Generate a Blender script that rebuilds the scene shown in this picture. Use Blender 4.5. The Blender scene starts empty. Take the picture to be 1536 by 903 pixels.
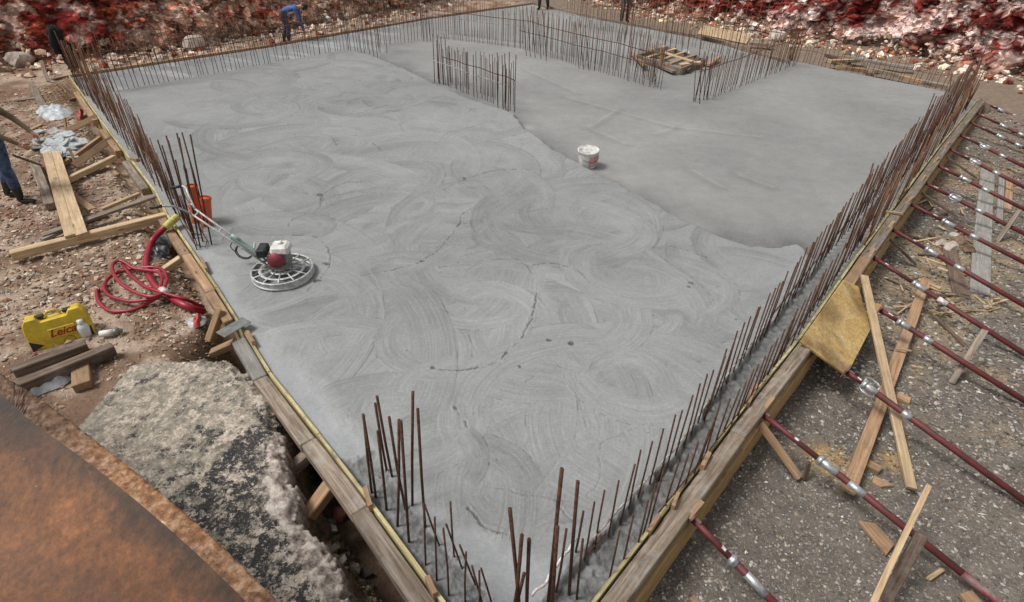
import bpy, bmesh, math, random
import numpy as np
from mathutils import Vector, Matrix
random.seed(7); RNG = np.random.default_rng(7)
sc = bpy.context.scene
C = sc.collection

# ------------------------------------------------------------------ camera
H = 3.3; F = 850.0; TH = math.radians(35.27); ROLL = math.radians(1.2)
fw = Vector((0, math.cos(TH), -math.sin(TH))); up0 = Vector((0, math.sin(TH), math.cos(TH))); r0 = Vector((1, 0, 0))
rt = (r0*math.cos(ROLL) + up0*math.sin(ROLL)); up = (up0*math.cos(ROLL) - r0*math.sin(ROLL))
cam = bpy.data.cameras.new('camera'); co = bpy.data.objects.new('camera', cam); C.objects.link(co)
cam.sensor_width = 36; cam.lens = F/1536*36; cam.clip_end = 500; cam.clip_start = 0.05
co.matrix_world = Matrix(((rt.x, up.x, -fw.x, 0), (rt.y, up.y, -fw.y, 0), (rt.z, up.z, -fw.z, H), (0, 0, 0, 1)))
sc.camera = co

def ray(px, py):
    return fw + rt*((px-768)/F) - up*((py-451.5)/F)
def P(px, py, z=0.0):
    d = ray(px, py); t = (z-H)/d.z
    return Vector((d.x*t, d.y*t, z))
def pix(v):
    v = Vector(v) - Vector((0, 0, H)); d = v.dot(fw)
    return (768+F*v.dot(rt)/d, 451.5-F*v.dot(up)/d, d)
def above(base, px, py):
    """point on the sight line of a pixel at the same distance as base"""
    d = ray(px, py); k = math.hypot(base.x, base.y)/math.hypot(d.x, d.y)
    return Vector((d.x*k, d.y*k, H+d.z*k))

# ------------------------------------------------------------------ numpy noise
def _h(ix, iy, iz, s):
    n = (ix.astype(np.int64)*374761393 + iy.astype(np.int64)*668265263 + iz.astype(np.int64)*2147483647 + s*974634777) & 0x7fffffff
    n = ((n ^ (n >> 13))*1274126177) & 0x7fffffff
    n = ((n ^ (n >> 16))*2246822519) & 0x7fffffff
    return (n & 0xffffff)/float(0xffffff)
def vn(x, y, s=0):
    ix = np.floor(x); iy = np.floor(y); fx = x-ix; fy = y-iy
    fx = fx*fx*(3-2*fx); fy = fy*fy*(3-2*fy); z = np.zeros_like(ix)
    a = _h(ix, iy, z, s); b = _h(ix+1, iy, z, s); c = _h(ix, iy+1, z, s); d = _h(ix+1, iy+1, z, s)
    return (a*(1-fx)+b*fx)*(1-fy)+(c*(1-fx)+d*fx)*fy
def fbm(x, y, s=0, o=4):
    v = 0; a = .5; t = 0
    for k in range(o):
        v = v+a*vn(x*2**k+k*17.3, y*2**k-k*9.1, s+k); t += a; a *= .5
    return v/t
def vor(x, y, z, s=0):
    ix = np.floor(x); iy = np.floor(y); iz = np.floor(z)
    best = np.full(x.shape, 9e9); r1 = np.zeros(x.shape); r2 = np.zeros(x.shape); sec = np.full(x.shape, 9e9)
    for a in (-1, 0, 1):
        for b in (-1, 0, 1):
            for c in (-1, 0, 1):
                jx = ix+a; jy = iy+b; jz = iz+c
                dx = jx+_h(jx, jy, jz, s)-x; dy = jy+_h(jx, jy, jz, s+1)-y; dz = jz+_h(jx, jy, jz, s+2)-z
                d = dx*dx+dy*dy+dz*dz
                q1 = _h(jx, jy, jz, s+3); q2 = _h(jx, jy, jz, s+4)
                m = d < best
                sec = np.where(m, best, np.minimum(sec, d))
                best = np.where(m, d, best); r1 = np.where(m, q1, r1); r2 = np.where(m, q2, r2)
    return np.sqrt(best), np.sqrt(sec), r1, r2
def sst(a, b, x):
    t = np.clip((x-a)/(b-a), 0, 1); return t*t*(3-2*t)
def dist_poly(x, y, pts):
    best = np.full(x.shape, 9e9); side = np.zeros(x.shape)
    for (ax, ay), (bx, by) in zip(pts[:-1], pts[1:]):
        ex = bx-ax; ey = by-ay; L = ex*ex+ey*ey
        t = np.clip(((x-ax)*ex+(y-ay)*ey)/L, 0, 1)
        dx = x-ax-t*ex; dy = y-ay-t*ey; d = dx*dx+dy*dy
        m = d < best; best = np.where(m, d, best)
        side = np.where(m, np.sign(ex*(y-ay)-ey*(x-ax)), side)
    return np.sqrt(best), side
def inside(x, y, pts):
    r = np.zeros(x.shape, bool); n = len(pts)
    for i in range(n):
        ax, ay = pts[i]; bx, by = pts[(i+1) % n]
        if ay == by: continue
        c = ((ay > y) != (by > y)) & (x < (bx-ax)*(y-ay)/(by-ay)+ax)
        r ^= c
    return r
def W(pxs, z=0.0): return [tuple(P(a, b, z)[:2]) for a, b in pxs]

# ------------------------------------------------------------------ materials
def mat(name): 
    m = bpy.data.materials.new(name); m.use_nodes = True
    nt = m.node_tree; b = nt.nodes['Principled BSDF']
    return m, nt, b
def N(nt, t, **k):
    n = nt.nodes.new(t)
    for a, v in k.items():
        if a in n.inputs.keys() if isinstance(a, str) else False: n.inputs[a].default_value = v
        else: setattr(n, a, v)
    return n
def ramp(nt, stops, fac=None, interp='LINEAR'):
    r = nt.nodes.new('ShaderNodeValToRGB'); r.color_ramp.interpolation = interp
    e = r.color_ramp.elements
    while len(e) > 1: e.remove(e[-1])
    e[0].position = stops[0][0]; e[0].color = tuple(stops[0][1])+(1,)
    for p, c in stops[1:]:
        q = e.new(p); q.color = tuple(c)+(1,)
    if fac is not None: nt.links.new(fac, r.inputs[0])
    return r
def noise(nt, vec, scale, detail=4, rough=.6, dist=0.):
    n = nt.nodes.new('ShaderNodeTexNoise'); n.inputs['Scale'].default_value = scale
    n.inputs['Detail'].default_value = detail; n.inputs['Roughness'].default_value = rough; n.inputs['Distortion'].default_value = dist
    nt.links.new(vec, n.inputs['Vector']); return n
def mix(nt, a, b, fac, mode='MIX'):
    m = nt.nodes.new('ShaderNodeMix'); m.data_type = 'RGBA'; m.blend_type = mode
    for s, v in ((6, a), (7, b)):
        if isinstance(v, (tuple, list)): m.inputs[s].default_value = tuple(v)+(1,)
        else: nt.links.new(v, m.inputs[s])
    if isinstance(fac, (int, float)): m.inputs[0].default_value = fac
    else: nt.links.new(fac, m.inputs[0])
    return m.outputs[2]
def bump(nt, b, h, strength=.4, dist=.01):
    n = nt.nodes.new('ShaderNodeBump'); n.inputs['Strength'].default_value = strength; n.inputs['Distance'].default_value = dist
    nt.links.new(h, n.inputs['Height']); nt.links.new(n.outputs[0], b.inputs['Normal'])
def coords(nt, kind='Object', scale=None):
    t = nt.nodes.new('ShaderNodeTexCoord'); v = t.outputs[kind]
    if scale:
        m = nt.nodes.new('ShaderNodeMapping'); m.inputs['Scale'].default_value = scale; nt.links.new(v, m.inputs['Vector']); v = m.outputs[0]
    return v
def wood(name, dark, mid, light, dirt=.35, dirtc=(.06, .05, .04)):
    m, nt, b = mat(name)
    inf = nt.nodes.new('ShaderNodeObjectInfo')
    t = nt.nodes.new('ShaderNodeTexCoord')
    ad = nt.nodes.new('ShaderNodeVectorMath'); ad.operation = 'MULTIPLY_ADD'
    nt.links.new(inf.outputs['Random'], ad.inputs[0]); ad.inputs[1].default_value = (31, 17, 23); nt.links.new(t.outputs['Object'], ad.inputs[2])
    mp = nt.nodes.new('ShaderNodeMapping'); mp.inputs['Scale'].default_value = (1.6, 26, 26); nt.links.new(ad.outputs[0], mp.inputs[0])
    g = noise(nt, mp.outputs[0], 1.6, 7, .65, .6)
    c = ramp(nt, [(.3, dark), (.5, mid), (.68, light)], g.outputs[0])
    d = noise(nt, ad.outputs[0], 7, 6, .7)
    dr = ramp(nt, [(.5, (0, 0, 0)), (.72, (dirt, dirt, dirt))], d.outputs[0])
    c2 = mix(nt, c.outputs[0], dirtc, dr.outputs[0])
    # knots
    v = nt.nodes.new('ShaderNodeTexVoronoi'); mp2 = nt.nodes.new('ShaderNodeMapping'); mp2.inputs['Scale'].default_value = (2.2, 9, 9)
    nt.links.new(ad.outputs[0], mp2.inputs[0]); nt.links.new(mp2.outputs[0], v.inputs['Vector']); v.inputs['Scale'].default_value = 1
    kr = ramp(nt, [(.06, (.8, .8, .8)), (.13, (0, 0, 0))], v.outputs['Distance'])
    c3 = mix(nt, c2, tuple(x*.35 for x in dark), kr.outputs[0])
    hs = nt.nodes.new('ShaderNodeHueSaturation'); nt.links.new(c3, hs.inputs['Color'])
    mr = nt.nodes.new('ShaderNodeMapRange'); nt.links.new(inf.outputs['Random'], mr.inputs[0]); mr.inputs[3].default_value = .8; mr.inputs[4].default_value = 1.2
    nt.links.new(mr.outputs[0], hs.inputs['Value']); nt.links.new(hs.outputs[0], b.inputs['Base Color'])
    b.inputs['Roughness'].default_value = .8
    bump(nt, b, g.outputs[0], .5, .004)
    return m
M = {}
M['new'] = wood('pale timber', (.33, .215, .115), (.47, .33, .19), (.6, .46, .29), .5, (.2, .15, .1))
M['tan'] = wood('tan timber', (.21, .12, .06), (.33, .2, .11), (.44, .3, .18), .6, (.12, .09, .07))
M['old'] = wood('weathered timber', (.08, .058, .04), (.2, .15, .11), (.35, .285, .215), .7, (.3, .28, .25))
M['grey'] = wood('grey board', (.16, .15, .135), (.25, .235, .21), (.35, .33, .3), .5, (.12, .1, .09))
M['dark'] = wood('dark timber', (.045, .028, .018), (.1, .065, .045), (.17, .12, .085), .6, (.22, .19, .16))
M['ply'] = wood('yellow shuttering ply', (.24, .14, .05), (.38, .235, .085), (.48, .32, .13), .75, (.16, .1, .05))
M['edge'] = wood('yellow ply edge', (.2, .16, .08), (.43, .36, .17), (.55, .48, .27), .85, (.09, .08, .06))

def simple(name, col, rough=.6, metal=0., var=.25, scale=12, col2=None, bmp=.2):
    m, nt, b = mat(name); v = coords(nt)
    n = noise(nt, v, scale, 5, .65)
    c2 = col2 or tuple(x*(1-var) for x in col)
    r = ramp(nt, [(.35, c2), (.6, col)], n.outputs[0])
    nt.links.new(r.outputs[0], b.inputs['Base Color']); b.inputs['Roughness'].default_value = rough; b.inputs['Metallic'].default_value = metal
    if bmp: bump(nt, b, n.outputs[0], bmp, .003)
    return m
M['rebar'] = simple('rusty rebar', (.12, .05, .028), .8, .2, .5, 30, (.035, .018, .012))
M['rebar2'] = simple('orange rusty rebar', (.2, .09, .04), .8, .1, .5, 20, (.08, .035, .02))
M['tie'] = simple('cement splashed bar', (.45, .42, .38), .8, 0, .5, 14, (.12, .07, .045))
M['red'] = simple('oxblood paint', (.14, .02, .022), .6, 0, .4, 14, (.06, .024, .02), .4)
M['redrust'] = simple('worn oxblood paint', (.16, .03, .03), .6, 0, .4, 12, (.2, .16, .15))
M['zinc'] = simple('zinc collar', (.6, .61, .62), .38, .7, .35, 30)
M['whitep'] = simple('white paint mark', (.7, .7, .68), .6, 0, .3, 40, (.4, .3, .28))
M['hose'] = simple('red hose', (.33, .012, .03), .4, 0, .35, 9, (.22, .01, .022))
M['hosey'] = simple('yellow tape', (.6, .55, .15), .6, 0, .4, 30)
M['yellow'] = simple('yellow case plastic', (.7, .5, .02), .45, 0, .2, 9, (.45, .32, .04))
M['black'] = simple('black rubber', (.018, .018, .02), .6, 0, .3, 12)
M['cloth'] = simple('black cloth', (.012, .013, .015), .95, 0, .3, 30)
M['white'] = simple('white plastic', (.72, .71, .68), .45, 0, .25, 14, (.5, .47, .42))
M['engred'] = simple('red engine shroud', (.28, .03, .05), .5, 0, .4, 20, (.15, .03, .03))
M['alu'] = simple('cement dusted steel', (.55, .56, .54), .5, .2, .35, 22, (.3, .3, .29))
M['green'] = simple('pale green steel', (.28, .42, .35), .5, .1, .3, 20, (.4, .45, .42))
M['orange'] = simple('orange pipe', (.62, .1, .03), .45, 0, .2, 9, (.5, .13, .06))
M['clear'] = simple('milky plastic', (.62, .66, .66), .25, 0, .1, 9)
M['steel'] = simple('dull steel plate', (.22, .23, .21), .5, .4, .3, 14, (.13, .13, .12))
M['tarp'] = simple('grey plastic sheet', (.03, .035, .045), .3, 0, .3, 7, (.4, .43, .46))
M['whitebag'] = simple('white plastic bag', (.56, .58, .6), .5, 0, .3, 9, (.2, .2, .2))
M['brick'] = simple('red scrap', (.55, .09, .07), .7, 0, .3, 14)
M['slate'] = simple('grey stone flags', (.44, .46, .45), .85, 0, .3, 9, (.24, .25, .25))
M['jeans'] = simple('blue denim', (.08, .125, .23), .9, 0, .5, 9, (.02, .035, .08))
M['darktrouser'] = simple('grey trousers', (.06, .06, .07), .9, 0, .4, 9)
M['olive'] = simple('olive sweater', (.17, .13, .08), .95, 0, .3, 14)
M['blue'] = simple('blue jacket', (.06, .12, .32), .8, 0, .3, 9)
M['skin'] = simple('skin', (.42, .22, .15), .55, 0, .1, 9)
M['hair'] = simple('dark hair', (.02, .015, .012), .8, 0, .2, 30)
M['boot'] = simple('black boot leather', (.02, .02, .02), .45, 0, .3, 12)
M['letter'] = simple('dark red lettering', (.3, .01, .01), .5, 0, .1, 9)
M['labelpink'] = simple('pinkish red paper', (.55, .16, .18), .7, 0, .4, 30, (.6, .5, .46))

def vcol_mat(name, rough=.9, nscale=60, bstr=.5, bd=.006, var=.35, spec=.3, nscale2=9):
    m, nt, b = mat(name)
    a = nt.nodes.new('ShaderNodeVertexColor'); a.layer_name = 'Col'
    v = coords(nt); n = noise(nt, v, nscale, 5, .7); n2 = noise(nt, v, nscale2, 4, .6)
    r = ramp(nt, [(.25, (1-var,)*3), (.75, (1+var,)*3)], n.outputs[0])
    r2 = ramp(nt, [(.3, (1-var*.4,)*3), (.7, (1+var*.4,)*3)], n2.outputs[0])
    c = mix(nt, a.outputs[0], r.outputs[0], 1., 'MULTIPLY'); c = mix(nt, c, r2.outputs[0], 1., 'MULTIPLY')
    nt.links.new(c, b.inputs['Base Color']); b.inputs['Roughness'].default_value = rough; b.inputs['Specular IOR Level'].default_value = spec
    bump(nt, b, n.outputs[0], bstr, bd)
    return m
M['conc'] = vcol_mat('fresh concrete', .62, 75, .35, .003, .14, .35, 5)
M['stone'] = vcol_mat('loose stones', .9, 50, .5, .004, .25)
M['earth'] = vcol_mat('earth', .95, 45, .9, .012, .45)
M['rock'] = vcol_mat('broken rock', .9, 16, .9, .03, .35, .2, 3)
def crisp(m, sc_=4.5, lo=.48, hi=1.75):
    nt = m.node_tree; b = nt.nodes['Principled BSDF']; src = b.inputs['Base Color'].links[0].from_socket
    v = coords(nt); n = noise(nt, v, 3, 4, .6); ad = nt.nodes.new('ShaderNodeVectorMath'); ad.operation = 'MULTIPLY_ADD'; nt.links.new(n.outputs['Color'], ad.inputs[0]); ad.inputs[1].default_value = (.35, .35, .35); nt.links.new(v, ad.inputs[2])
    out = src
    for k in (1, 2.6):
        vo = nt.nodes.new('ShaderNodeTexVoronoi'); vo.inputs['Scale'].default_value = sc_*k; nt.links.new(ad.outputs[0], vo.inputs['Vector'])
        bw = nt.nodes.new('ShaderNodeSeparateColor'); nt.links.new(vo.outputs['Color'], bw.inputs[0])
        r = ramp(nt, [(0, (lo,)*3), (.25, (.75,)*3), (.6, (1.05,)*3), (.85, (hi,)*3)], bw.outputs[0]); out = mix(nt, out, r.outputs[0], .85 if k == 1 else .6, 'MULTIPLY')
    nt.links.new(out, b.inputs['Base Color'])
crisp(M['rock'])

# ------------------------------------------------------------------ object helpers
def link(o, parent=None):
    C.objects.link(o)
    if parent is not None: o.parent = parent
    return o
def tag(o, label=None, cat=None, group=None, kind=None):
    if label: o['label'] = label
    if cat: o['category'] = cat
    if group: o['group'] = group
    if kind: o['kind'] = kind
    return o
def empty(name, loc, rz=0.0, label=None, cat=None, group=None, rot=None):
    o = bpy.data.objects.new(name, None); o.location = loc; o.rotation_euler = rot or (0, 0, rz); o.empty_display_size = .1
    link(o); return tag(o, label, cat, group)
def np_mesh(name, V, Fc, m, col=None, smooth=False, parent=None):
    me = bpy.data.meshes.new(name); V = np.asarray(V, np.float32); Fc = np.asarray(Fc, np.int32)
    nf, k = Fc.shape
    me.vertices.add(len(V)); me.vertices.foreach_set('co', V.ravel())
    me.loops.add(nf*k); me.loops.foreach_set('vertex_index', Fc.ravel())
    me.polygons.add(nf); me.polygons.foreach_set('loop_start', np.arange(0, nf*k, k, dtype=np.int32))
    try: me.polygons.foreach_set('loop_total', np.full(nf, k, np.int32))
    except Exception: pass
    me.polygons.foreach_set('use_smooth', np.full(nf, smooth))
    me.update(calc_edges=True)
    if col is not None:
        a = me.color_attributes.new('Col', 'FLOAT_COLOR', 'POINT')
        c = np.ones((len(V), 4), np.float32); c[:, :3] = col; a.data.foreach_set('color', c.ravel())
    me.materials.append(m); o = bpy.data.objects.new(name, me); return link(o, parent)
def grid_faces(nu, nv, keep=None):
    i = np.arange(nu-1)[:, None]; j = np.arange(nv-1)[None, :]
    a = i*nv+j; f = np.stack([a, a+nv, a+nv+1, a+1], -1).reshape(-1, 4)
    if keep is not None: f = f[keep[f].all(1)]
    return f
class MB:
    def __init__(s): s.v = []; s.f = []; s.m = []; s.sm = []
    def add(s, vs, fs, mi=0, sm=False):
        n = len(s.v); s.v += [tuple(v) for v in vs]; s.f += [tuple(i+n for i in f) for f in fs]; s.m += [mi]*len(fs); s.sm += [sm]*len(fs)
    def box(s, c, size, rot=None, mi=0, taper=0.):
        vs = []
        for z in (-.5, .5):
            k = 1-taper if z > 0 else 1
            for x, y in ((-.5, -.5), (.5, -.5), (.5, .5), (-.5, .5)):
                v = Vector((x*size[0]*k, y*size[1]*k, z*size[2]))
                if rot is not None: v = rot @ v
                vs.append(v+Vector(c))
        s.add(vs, [(3, 2, 1, 0), (4, 5, 6, 7), (0, 1, 5, 4), (1, 2, 6, 5), (2, 3, 7, 6), (3, 0, 4, 7)], mi)
    def tube(s, pts, r, n=8, mi=0, cap=True, closed=False):
        pts = [Vector(p) for p in pts]; rs = r if isinstance(r, (list, tuple)) else [r]*len(pts)
        L = len(pts); base = []; prev = None
        for i, p in enumerate(pts):
            if closed: t = pts[(i+1) % L]-pts[i-1]
            else: t = pts[min(i+1, L-1)]-pts[max(i-1, 0)]
            if t.length < 1e-9: t = Vector((0, 0, 1))
            t.normalize()
            if prev is None:
                a = Vector((0, 0, 1)) if abs(t.z) < .9 else Vector((1, 0, 0)); u = t.cross(a).normalized()
            else: u = (prev-t*prev.dot(t)).normalized()
            prev = u; w = t.cross(u)
            base += [p+(u*math.cos(2*math.pi*k/n)+w*math.sin(2*math.pi*k/n))*rs[i] for k in range(n)]
        fs = []
        for i in range(L if closed else L-1):
            j = (i+1) % L
            for k in range(n): fs.append((i*n+k, i*n+(k+1) % n, j*n+(k+1) % n, j*n+k))
        if cap and not closed: fs.append(tuple(range(n))[::-1]); fs.append(tuple((L-1)*n+k for k in range(n)))
        s.add(base, fs, mi, True)
    def lathe(s, prof, n=24, c=(0, 0, 0), mi=0):
        vs = [(c[0]+r*math.cos(2*math.pi*k/n), c[1]+r*math.sin(2*math.pi*k/n), c[2]+z) for r, z in prof for k in range(n)]
        fs = [(i*n+k, i*n+(k+1) % n, (i+1)*n+(k+1) % n, (i+1)*n+k) for i in range(len(prof)-1) for k in range(n)]
        s.add(vs, fs, mi, True)
    def build(s, name, m, parent=None, loc=None, rot=None, bevel=0., matrix=None):
        me = bpy.data.meshes.new(name); me.from_pydata(s.v, [], s.f); me.update()
        me.polygons.foreach_set('use_smooth', s.sm); me.polygons.foreach_set('material_index', s.m)
        for q in (m if isinstance(m, (list, tuple)) else [m]): me.materials.append(q)
        bm = bmesh.new(); bm.from_mesh(me); bmesh.ops.recalc_face_normals(bm, faces=bm.faces)
        if bevel: bmesh.ops.bevel(bm, geom=list(bm.edges), offset=bevel, segments=1, affect='EDGES', clamp_overlap=True)
        bm.to_mesh(me); bm.free()
        o = bpy.data.objects.new(name, me); link(o, parent)
        if matrix is not None: o.matrix_local = matrix
        if loc is not None: o.location = loc
        if rot is not None: o.rotation_euler = rot
        return o
def smooth_path(pts, k=6):
    pts = [Vector(p) for p in pts]; out = []
    for i in range(len(pts)-1):
        p0 = pts[max(i-1, 0)]; p1 = pts[i]; p2 = pts[i+1]; p3 = pts[min(i+2, len(pts)-1)]
        for j in range(k):
            t = j/k; out.append(.5*((2*p1)+(p2-p0)*t+(2*p0-5*p1+4*p2-p3)*t*t+(3*p1-p0-3*p2+p3)*t**3))
    out.append(pts[-1]); return out
def frame(a, b, roll=0.):
    x = (b-a).normalized(); z = Vector((0, 0, 1))
    if abs(x.z) > .95: z = Vector((0, 1, 0))
    y = z.cross(x).normalized(); z = x.cross(y)
    m = Matrix((x, y, z)).transposed()
    return m @ Matrix.Rotation(roll, 3, 'X')
def board(name, a, b, w, t, m, label=None, cat=None, group=None, parent=None, roll=0., cut0=0., cut1=0., warp=.006, drop=True):
    """a, b: ends of the centre line of the TOP face"""
    a = Vector(a); b = Vector(b); L = (b-a).length; R = frame(a, b, roll)
    n = max(2, int(L/.25)+1); vs = []; fs = []
    sd = random.random()*50; tw = random.uniform(-1, 1)*warp*2
    for i in range(n):
        u = i/(n-1); x = (u-.5)*L
        wy = warp*math.sin(sd+u*3); wz = warp*math.sin(sd*1.7+u*4)*.6
        ww = w*(1+random.uniform(-.025, .025)); tt = t*(1+random.uniform(-.02, .02))
        for (y, z) in ((-.5, -1), (.5, -1), (.5, 0), (-.5, 0)):
            ex = (cut0*(y) if i == 0 else 0)+(cut1*(y) if i == n-1 else 0)
            vs.append((x+ex, y*ww+wy, z*tt+wz+y*tw))
    for i in range(n-1):
        for k in range(4): fs.append((i*4+k, i*4+(k+1) % 4, i*4+4+(k+1) % 4, i*4+4+k))
    fs += [(0, 1, 2, 3), tuple((n-1)*4+k for k in (3, 2, 1, 0))]
    mb = MB(); mb.add(vs, fs)
    o = mb.build(name, m, parent, bevel=min(w, t)*.07, matrix=Matrix.Translation((a+b)/2) @ R.to_4x4())
    return tag(o, label, cat, group)

# ------------------------------------------------------------------ plan of the place
LS = [(776, 1044), (670, 903), (558, 750), (480, 649), (406, 556), (372, 500), (327, 430), (290, 375), (253, 322), (234, 285), (195, 235), (151, 178), (104, 112)]
RS = [(776, 1044), (885, 903), (1089, 639), (1201, 500), (1286, 380), (1337, 312), (1409, 217), (1466, 148)]
BK = [(104, 112), (400, 68), (640, 26), (800, 4), (900, 26), (1060, 56), (1185, 91), (1430, 140), (1466, 148)]
ZS = .07
Lw = W(LS, ZS); Rw = W(RS, ZS); Bw = W(BK, 0)
slab_poly = Rw + Bw[::-1][1:-1] + Lw[::-1][:-1]
lowL = W(LS[:6], ZS)
def ground_z(x, y):
    x = np.asarray(x, float); y = np.asarray(y, float)
    wr = sst(-.5, 1.2, x)
    zr = -.42+.3*sst(9, 13, y)
    dl, _ = dist_poly(x, y, Lw); dn, _ = dist_poly(x, y, lowL)
    zl = -.1-.42*(1-sst(.3, .75, dn))-.2*(1-sst(.1, .35, dl))
    return zl*(1-wr)+zr*wr
def gz(x, y): return float(ground_z(np.array([x]), np.array([y]))[0])
def G(px, py, dz=0.):
    z = -.2
    for _ in range(6):
        p = P(px, py, z+dz); z = gz(p.x, p.y)
    return P(px, py, z+dz)

# ground: one sheet, finer near the slab
r = 1.0*1.013**np.arange(0, 365); a = np.radians(np.linspace(-80, 80, 700))
rr, aa = np.meshgrid(r, a, indexing='ij'); X = rr*np.sin(aa); Y = rr*np.cos(aa)-.6
Z = ground_z(X, Y)
insd = inside(X, Y, slab_poly)
nz = (fbm(X*1.3, Y*1.3, 5)-.5)*.09+(fbm(X*7, Y*7, 9)-.5)*.035
Z = np.where(insd, -.6, Z+nz)
n1 = fbm(X*.9, Y*.9, 21); n2 = fbm(X*3.5, Y*3.5, 31)
lc = np.array([.19, .12, .08]); lc2 = np.array([.38, .29, .22]); rc = np.array([.145, .125, .105]); rc2 = np.array([.27, .2, .12])
wl = sst(.42, .6, n2)[..., None]; wr_ = sst(.5, .62, n1)[..., None]*sst(3.2, 5.0, X)[..., None]
colL = lc*(1-wl)+lc2*wl; colR = rc*(1-wr_)+rc2*wr_
wx = sst(-.5, 1.2, X)[..., None]; col = colL*(1-wx)+colR*wx
redp = (sst(.56, .66, fbm(X*.6, Y*.6, 77))*sst(2, 5, Y))[..., None]*.3; col = col*(1-redp)+np.array([.2, .09, .06])*redp
farb = sst(9, 12, Y)[..., None]*wx; col = col*(1-farb)+np.array([.2, .15, .11])*farb
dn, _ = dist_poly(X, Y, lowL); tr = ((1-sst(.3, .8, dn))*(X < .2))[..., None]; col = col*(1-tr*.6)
col = col*(.8+.4*fbm(X*14, Y*14, 3)[..., None])
sand = np.exp(-((X-P(1245, 690, -.4).x)**2+(Y-P(1245, 690, -.4).y)**2)/.025)+np.exp(-((X-P(1345, 690, -.4).x)**2+(Y-P(1345, 690, -.4).y)**2)/.012)
sand = np.clip(sand*1.4*fbm(X*20, Y*20, 8)*1.4, 0, .9)[..., None]; col = col*(1-sand)+np.array([.42, .27, .09])*sand
GRZ = Z.copy()
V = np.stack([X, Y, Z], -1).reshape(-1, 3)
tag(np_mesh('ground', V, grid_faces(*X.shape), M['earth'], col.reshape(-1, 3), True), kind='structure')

# ------------------------------------------------------------------ fresh concrete slab (trowelled height and tone)
ys = [1.55]
while ys[-1] < 27: ys.append(ys[-1]+max(.0065, .0065*(ys[-1]/3.0)**1.25))
ys = np.array(ys); ts = np.linspace(-1.02, 1.0, 1150)
Y, T = np.meshgrid(ys, ts, indexing='ij'); X = Y*T+ -.25*T*0
keep = inside(X, Y, slab_poly)
STEP = [(480, 20), (566, 88), (600, 101), (650, 125), (700, 148), (772, 172), (790, 195), (830, 225), (868, 245), (900, 263), (945, 285), (985, 310), (1040, 338), (1080, 355), (1125, 372), (1165, 372), (1195, 368), (1222, 388), (1300, 420)]
stw = W(STEP, .03)
d, s = dist_poly(X, Y, stw); wob = (fbm(X*5, Y*5, 12)-.5)*.1
sd = d*np.where(s < 0, 1, -1)+wob                     # + on the swirled side
sd = np.where((X > P(1222, 388).x+.1) & (sd > 0) & (Y > P(1222, 388).y), -1., sd)
tag_strip_pts = W([(172, 142), (522, 78), (566, 88)], 0)
ds_, ss_ = dist_poly(X, Y, tag_strip_pts)
backstrip = (ss_ > 0) & (X < P(566, 88).x)
sw = sst(-.02, .05, sd)*(~backstrip)
h = .07*sst(-.03, .06, sd)*(~backstrip)
h = h+.012*(fbm(X*1.2, Y*1.2, 4)-.5)
tone = .275+.03*(fbm(X*.6, Y*.6, 41)-.5)+.02*(fbm(X*3, Y*3, 42)-.5)
hue = np.zeros_like(tone)                              # + warm, - cool
# smooth side: step shade and wetness painted as dark patches below the step, faint float marks
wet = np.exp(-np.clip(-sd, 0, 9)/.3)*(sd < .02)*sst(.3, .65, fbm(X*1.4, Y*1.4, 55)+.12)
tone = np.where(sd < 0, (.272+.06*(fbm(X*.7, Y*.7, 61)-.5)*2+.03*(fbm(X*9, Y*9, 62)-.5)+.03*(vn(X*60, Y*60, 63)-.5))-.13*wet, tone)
hue = np.where(sd < 0, .5+.3*(fbm(X*.7, Y*.7, 65)-.5), hue)
fm = fbm(X*.8+Y*6, Y*.8-X*1.2, 66); tone = np.where(sd < 0, tone+.02*(fm-.5), tone)
for (a_, b_) in (((850, 145), (1010, 190)), ((1010, 190), (1140, 205)), ((885, 192), (940, 215)), ((790, 105), (870, 140)), ((1110, 262), (1160, 280)), ((1040, 255), (1085, 280)), ((885, 190), (925, 165)), ((985, 200), (1010, 192))):
    dd, s2 = dist_poly(X, Y, W([a_, b_], 0)); m = (sd < 0)
    q = np.exp(-(dd/.035)**2)*(.4+.9*fbm(X*6, Y*6, 3)); tone += m*.035*q; h += m*.0045*np.exp(-(dd/.03)**2); tone -= m*.03*np.exp(-((dd-.1)/.08)**2)*(s2 < 0)
# trowel sweeps, each one overwrites what was there
fx = X.ravel(); fy = Y.ravel(); ft = tone.ravel().copy(); fh = h.ravel().copy(); fs_ = sw.ravel(); fb = ft.copy(); fh0 = fh.copy()
cand = []
for _ in range(9000):
    px_ = RNG.uniform(180, 1220); py_ = RNG.uniform(70, 900); c = P(px_, py_, .07)
    if RNG.random() < min(1., (c.y/8.)**1.5+.12): cand.append((c.x, c.y))
arr = np.array(cand); ok = inside(arr[:, 0], arr[:, 1], slab_poly); dd, s2 = dist_poly(arr[:, 0], arr[:, 1], stw); ok &= (s2 < 0) & (dd > .1)
arr = arr[ok][:380]
bigs = [tuple(P(a_, b_, .07)[:2])+(r_,) for a_, b_, r_ in ((690, 490, .75), (870, 470, .7), (760, 420, .45), (950, 400, .8), (640, 620, .6), (800, 640, .7), (1020, 430, .6), (560, 330, .8), (720, 300, .7), (880, 340, .8), (950, 560, .6), (600, 430, .7), (750, 350, .35), (660, 690, .35), (690, 590, .5), (430, 415, .62), (740, 470, .55))]
lst = [(x_, y_, RNG.uniform(.35, 1.1)+(.6 if RNG.random() < .3 else 0)) for x_, y_ in arr]+bigs
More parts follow.
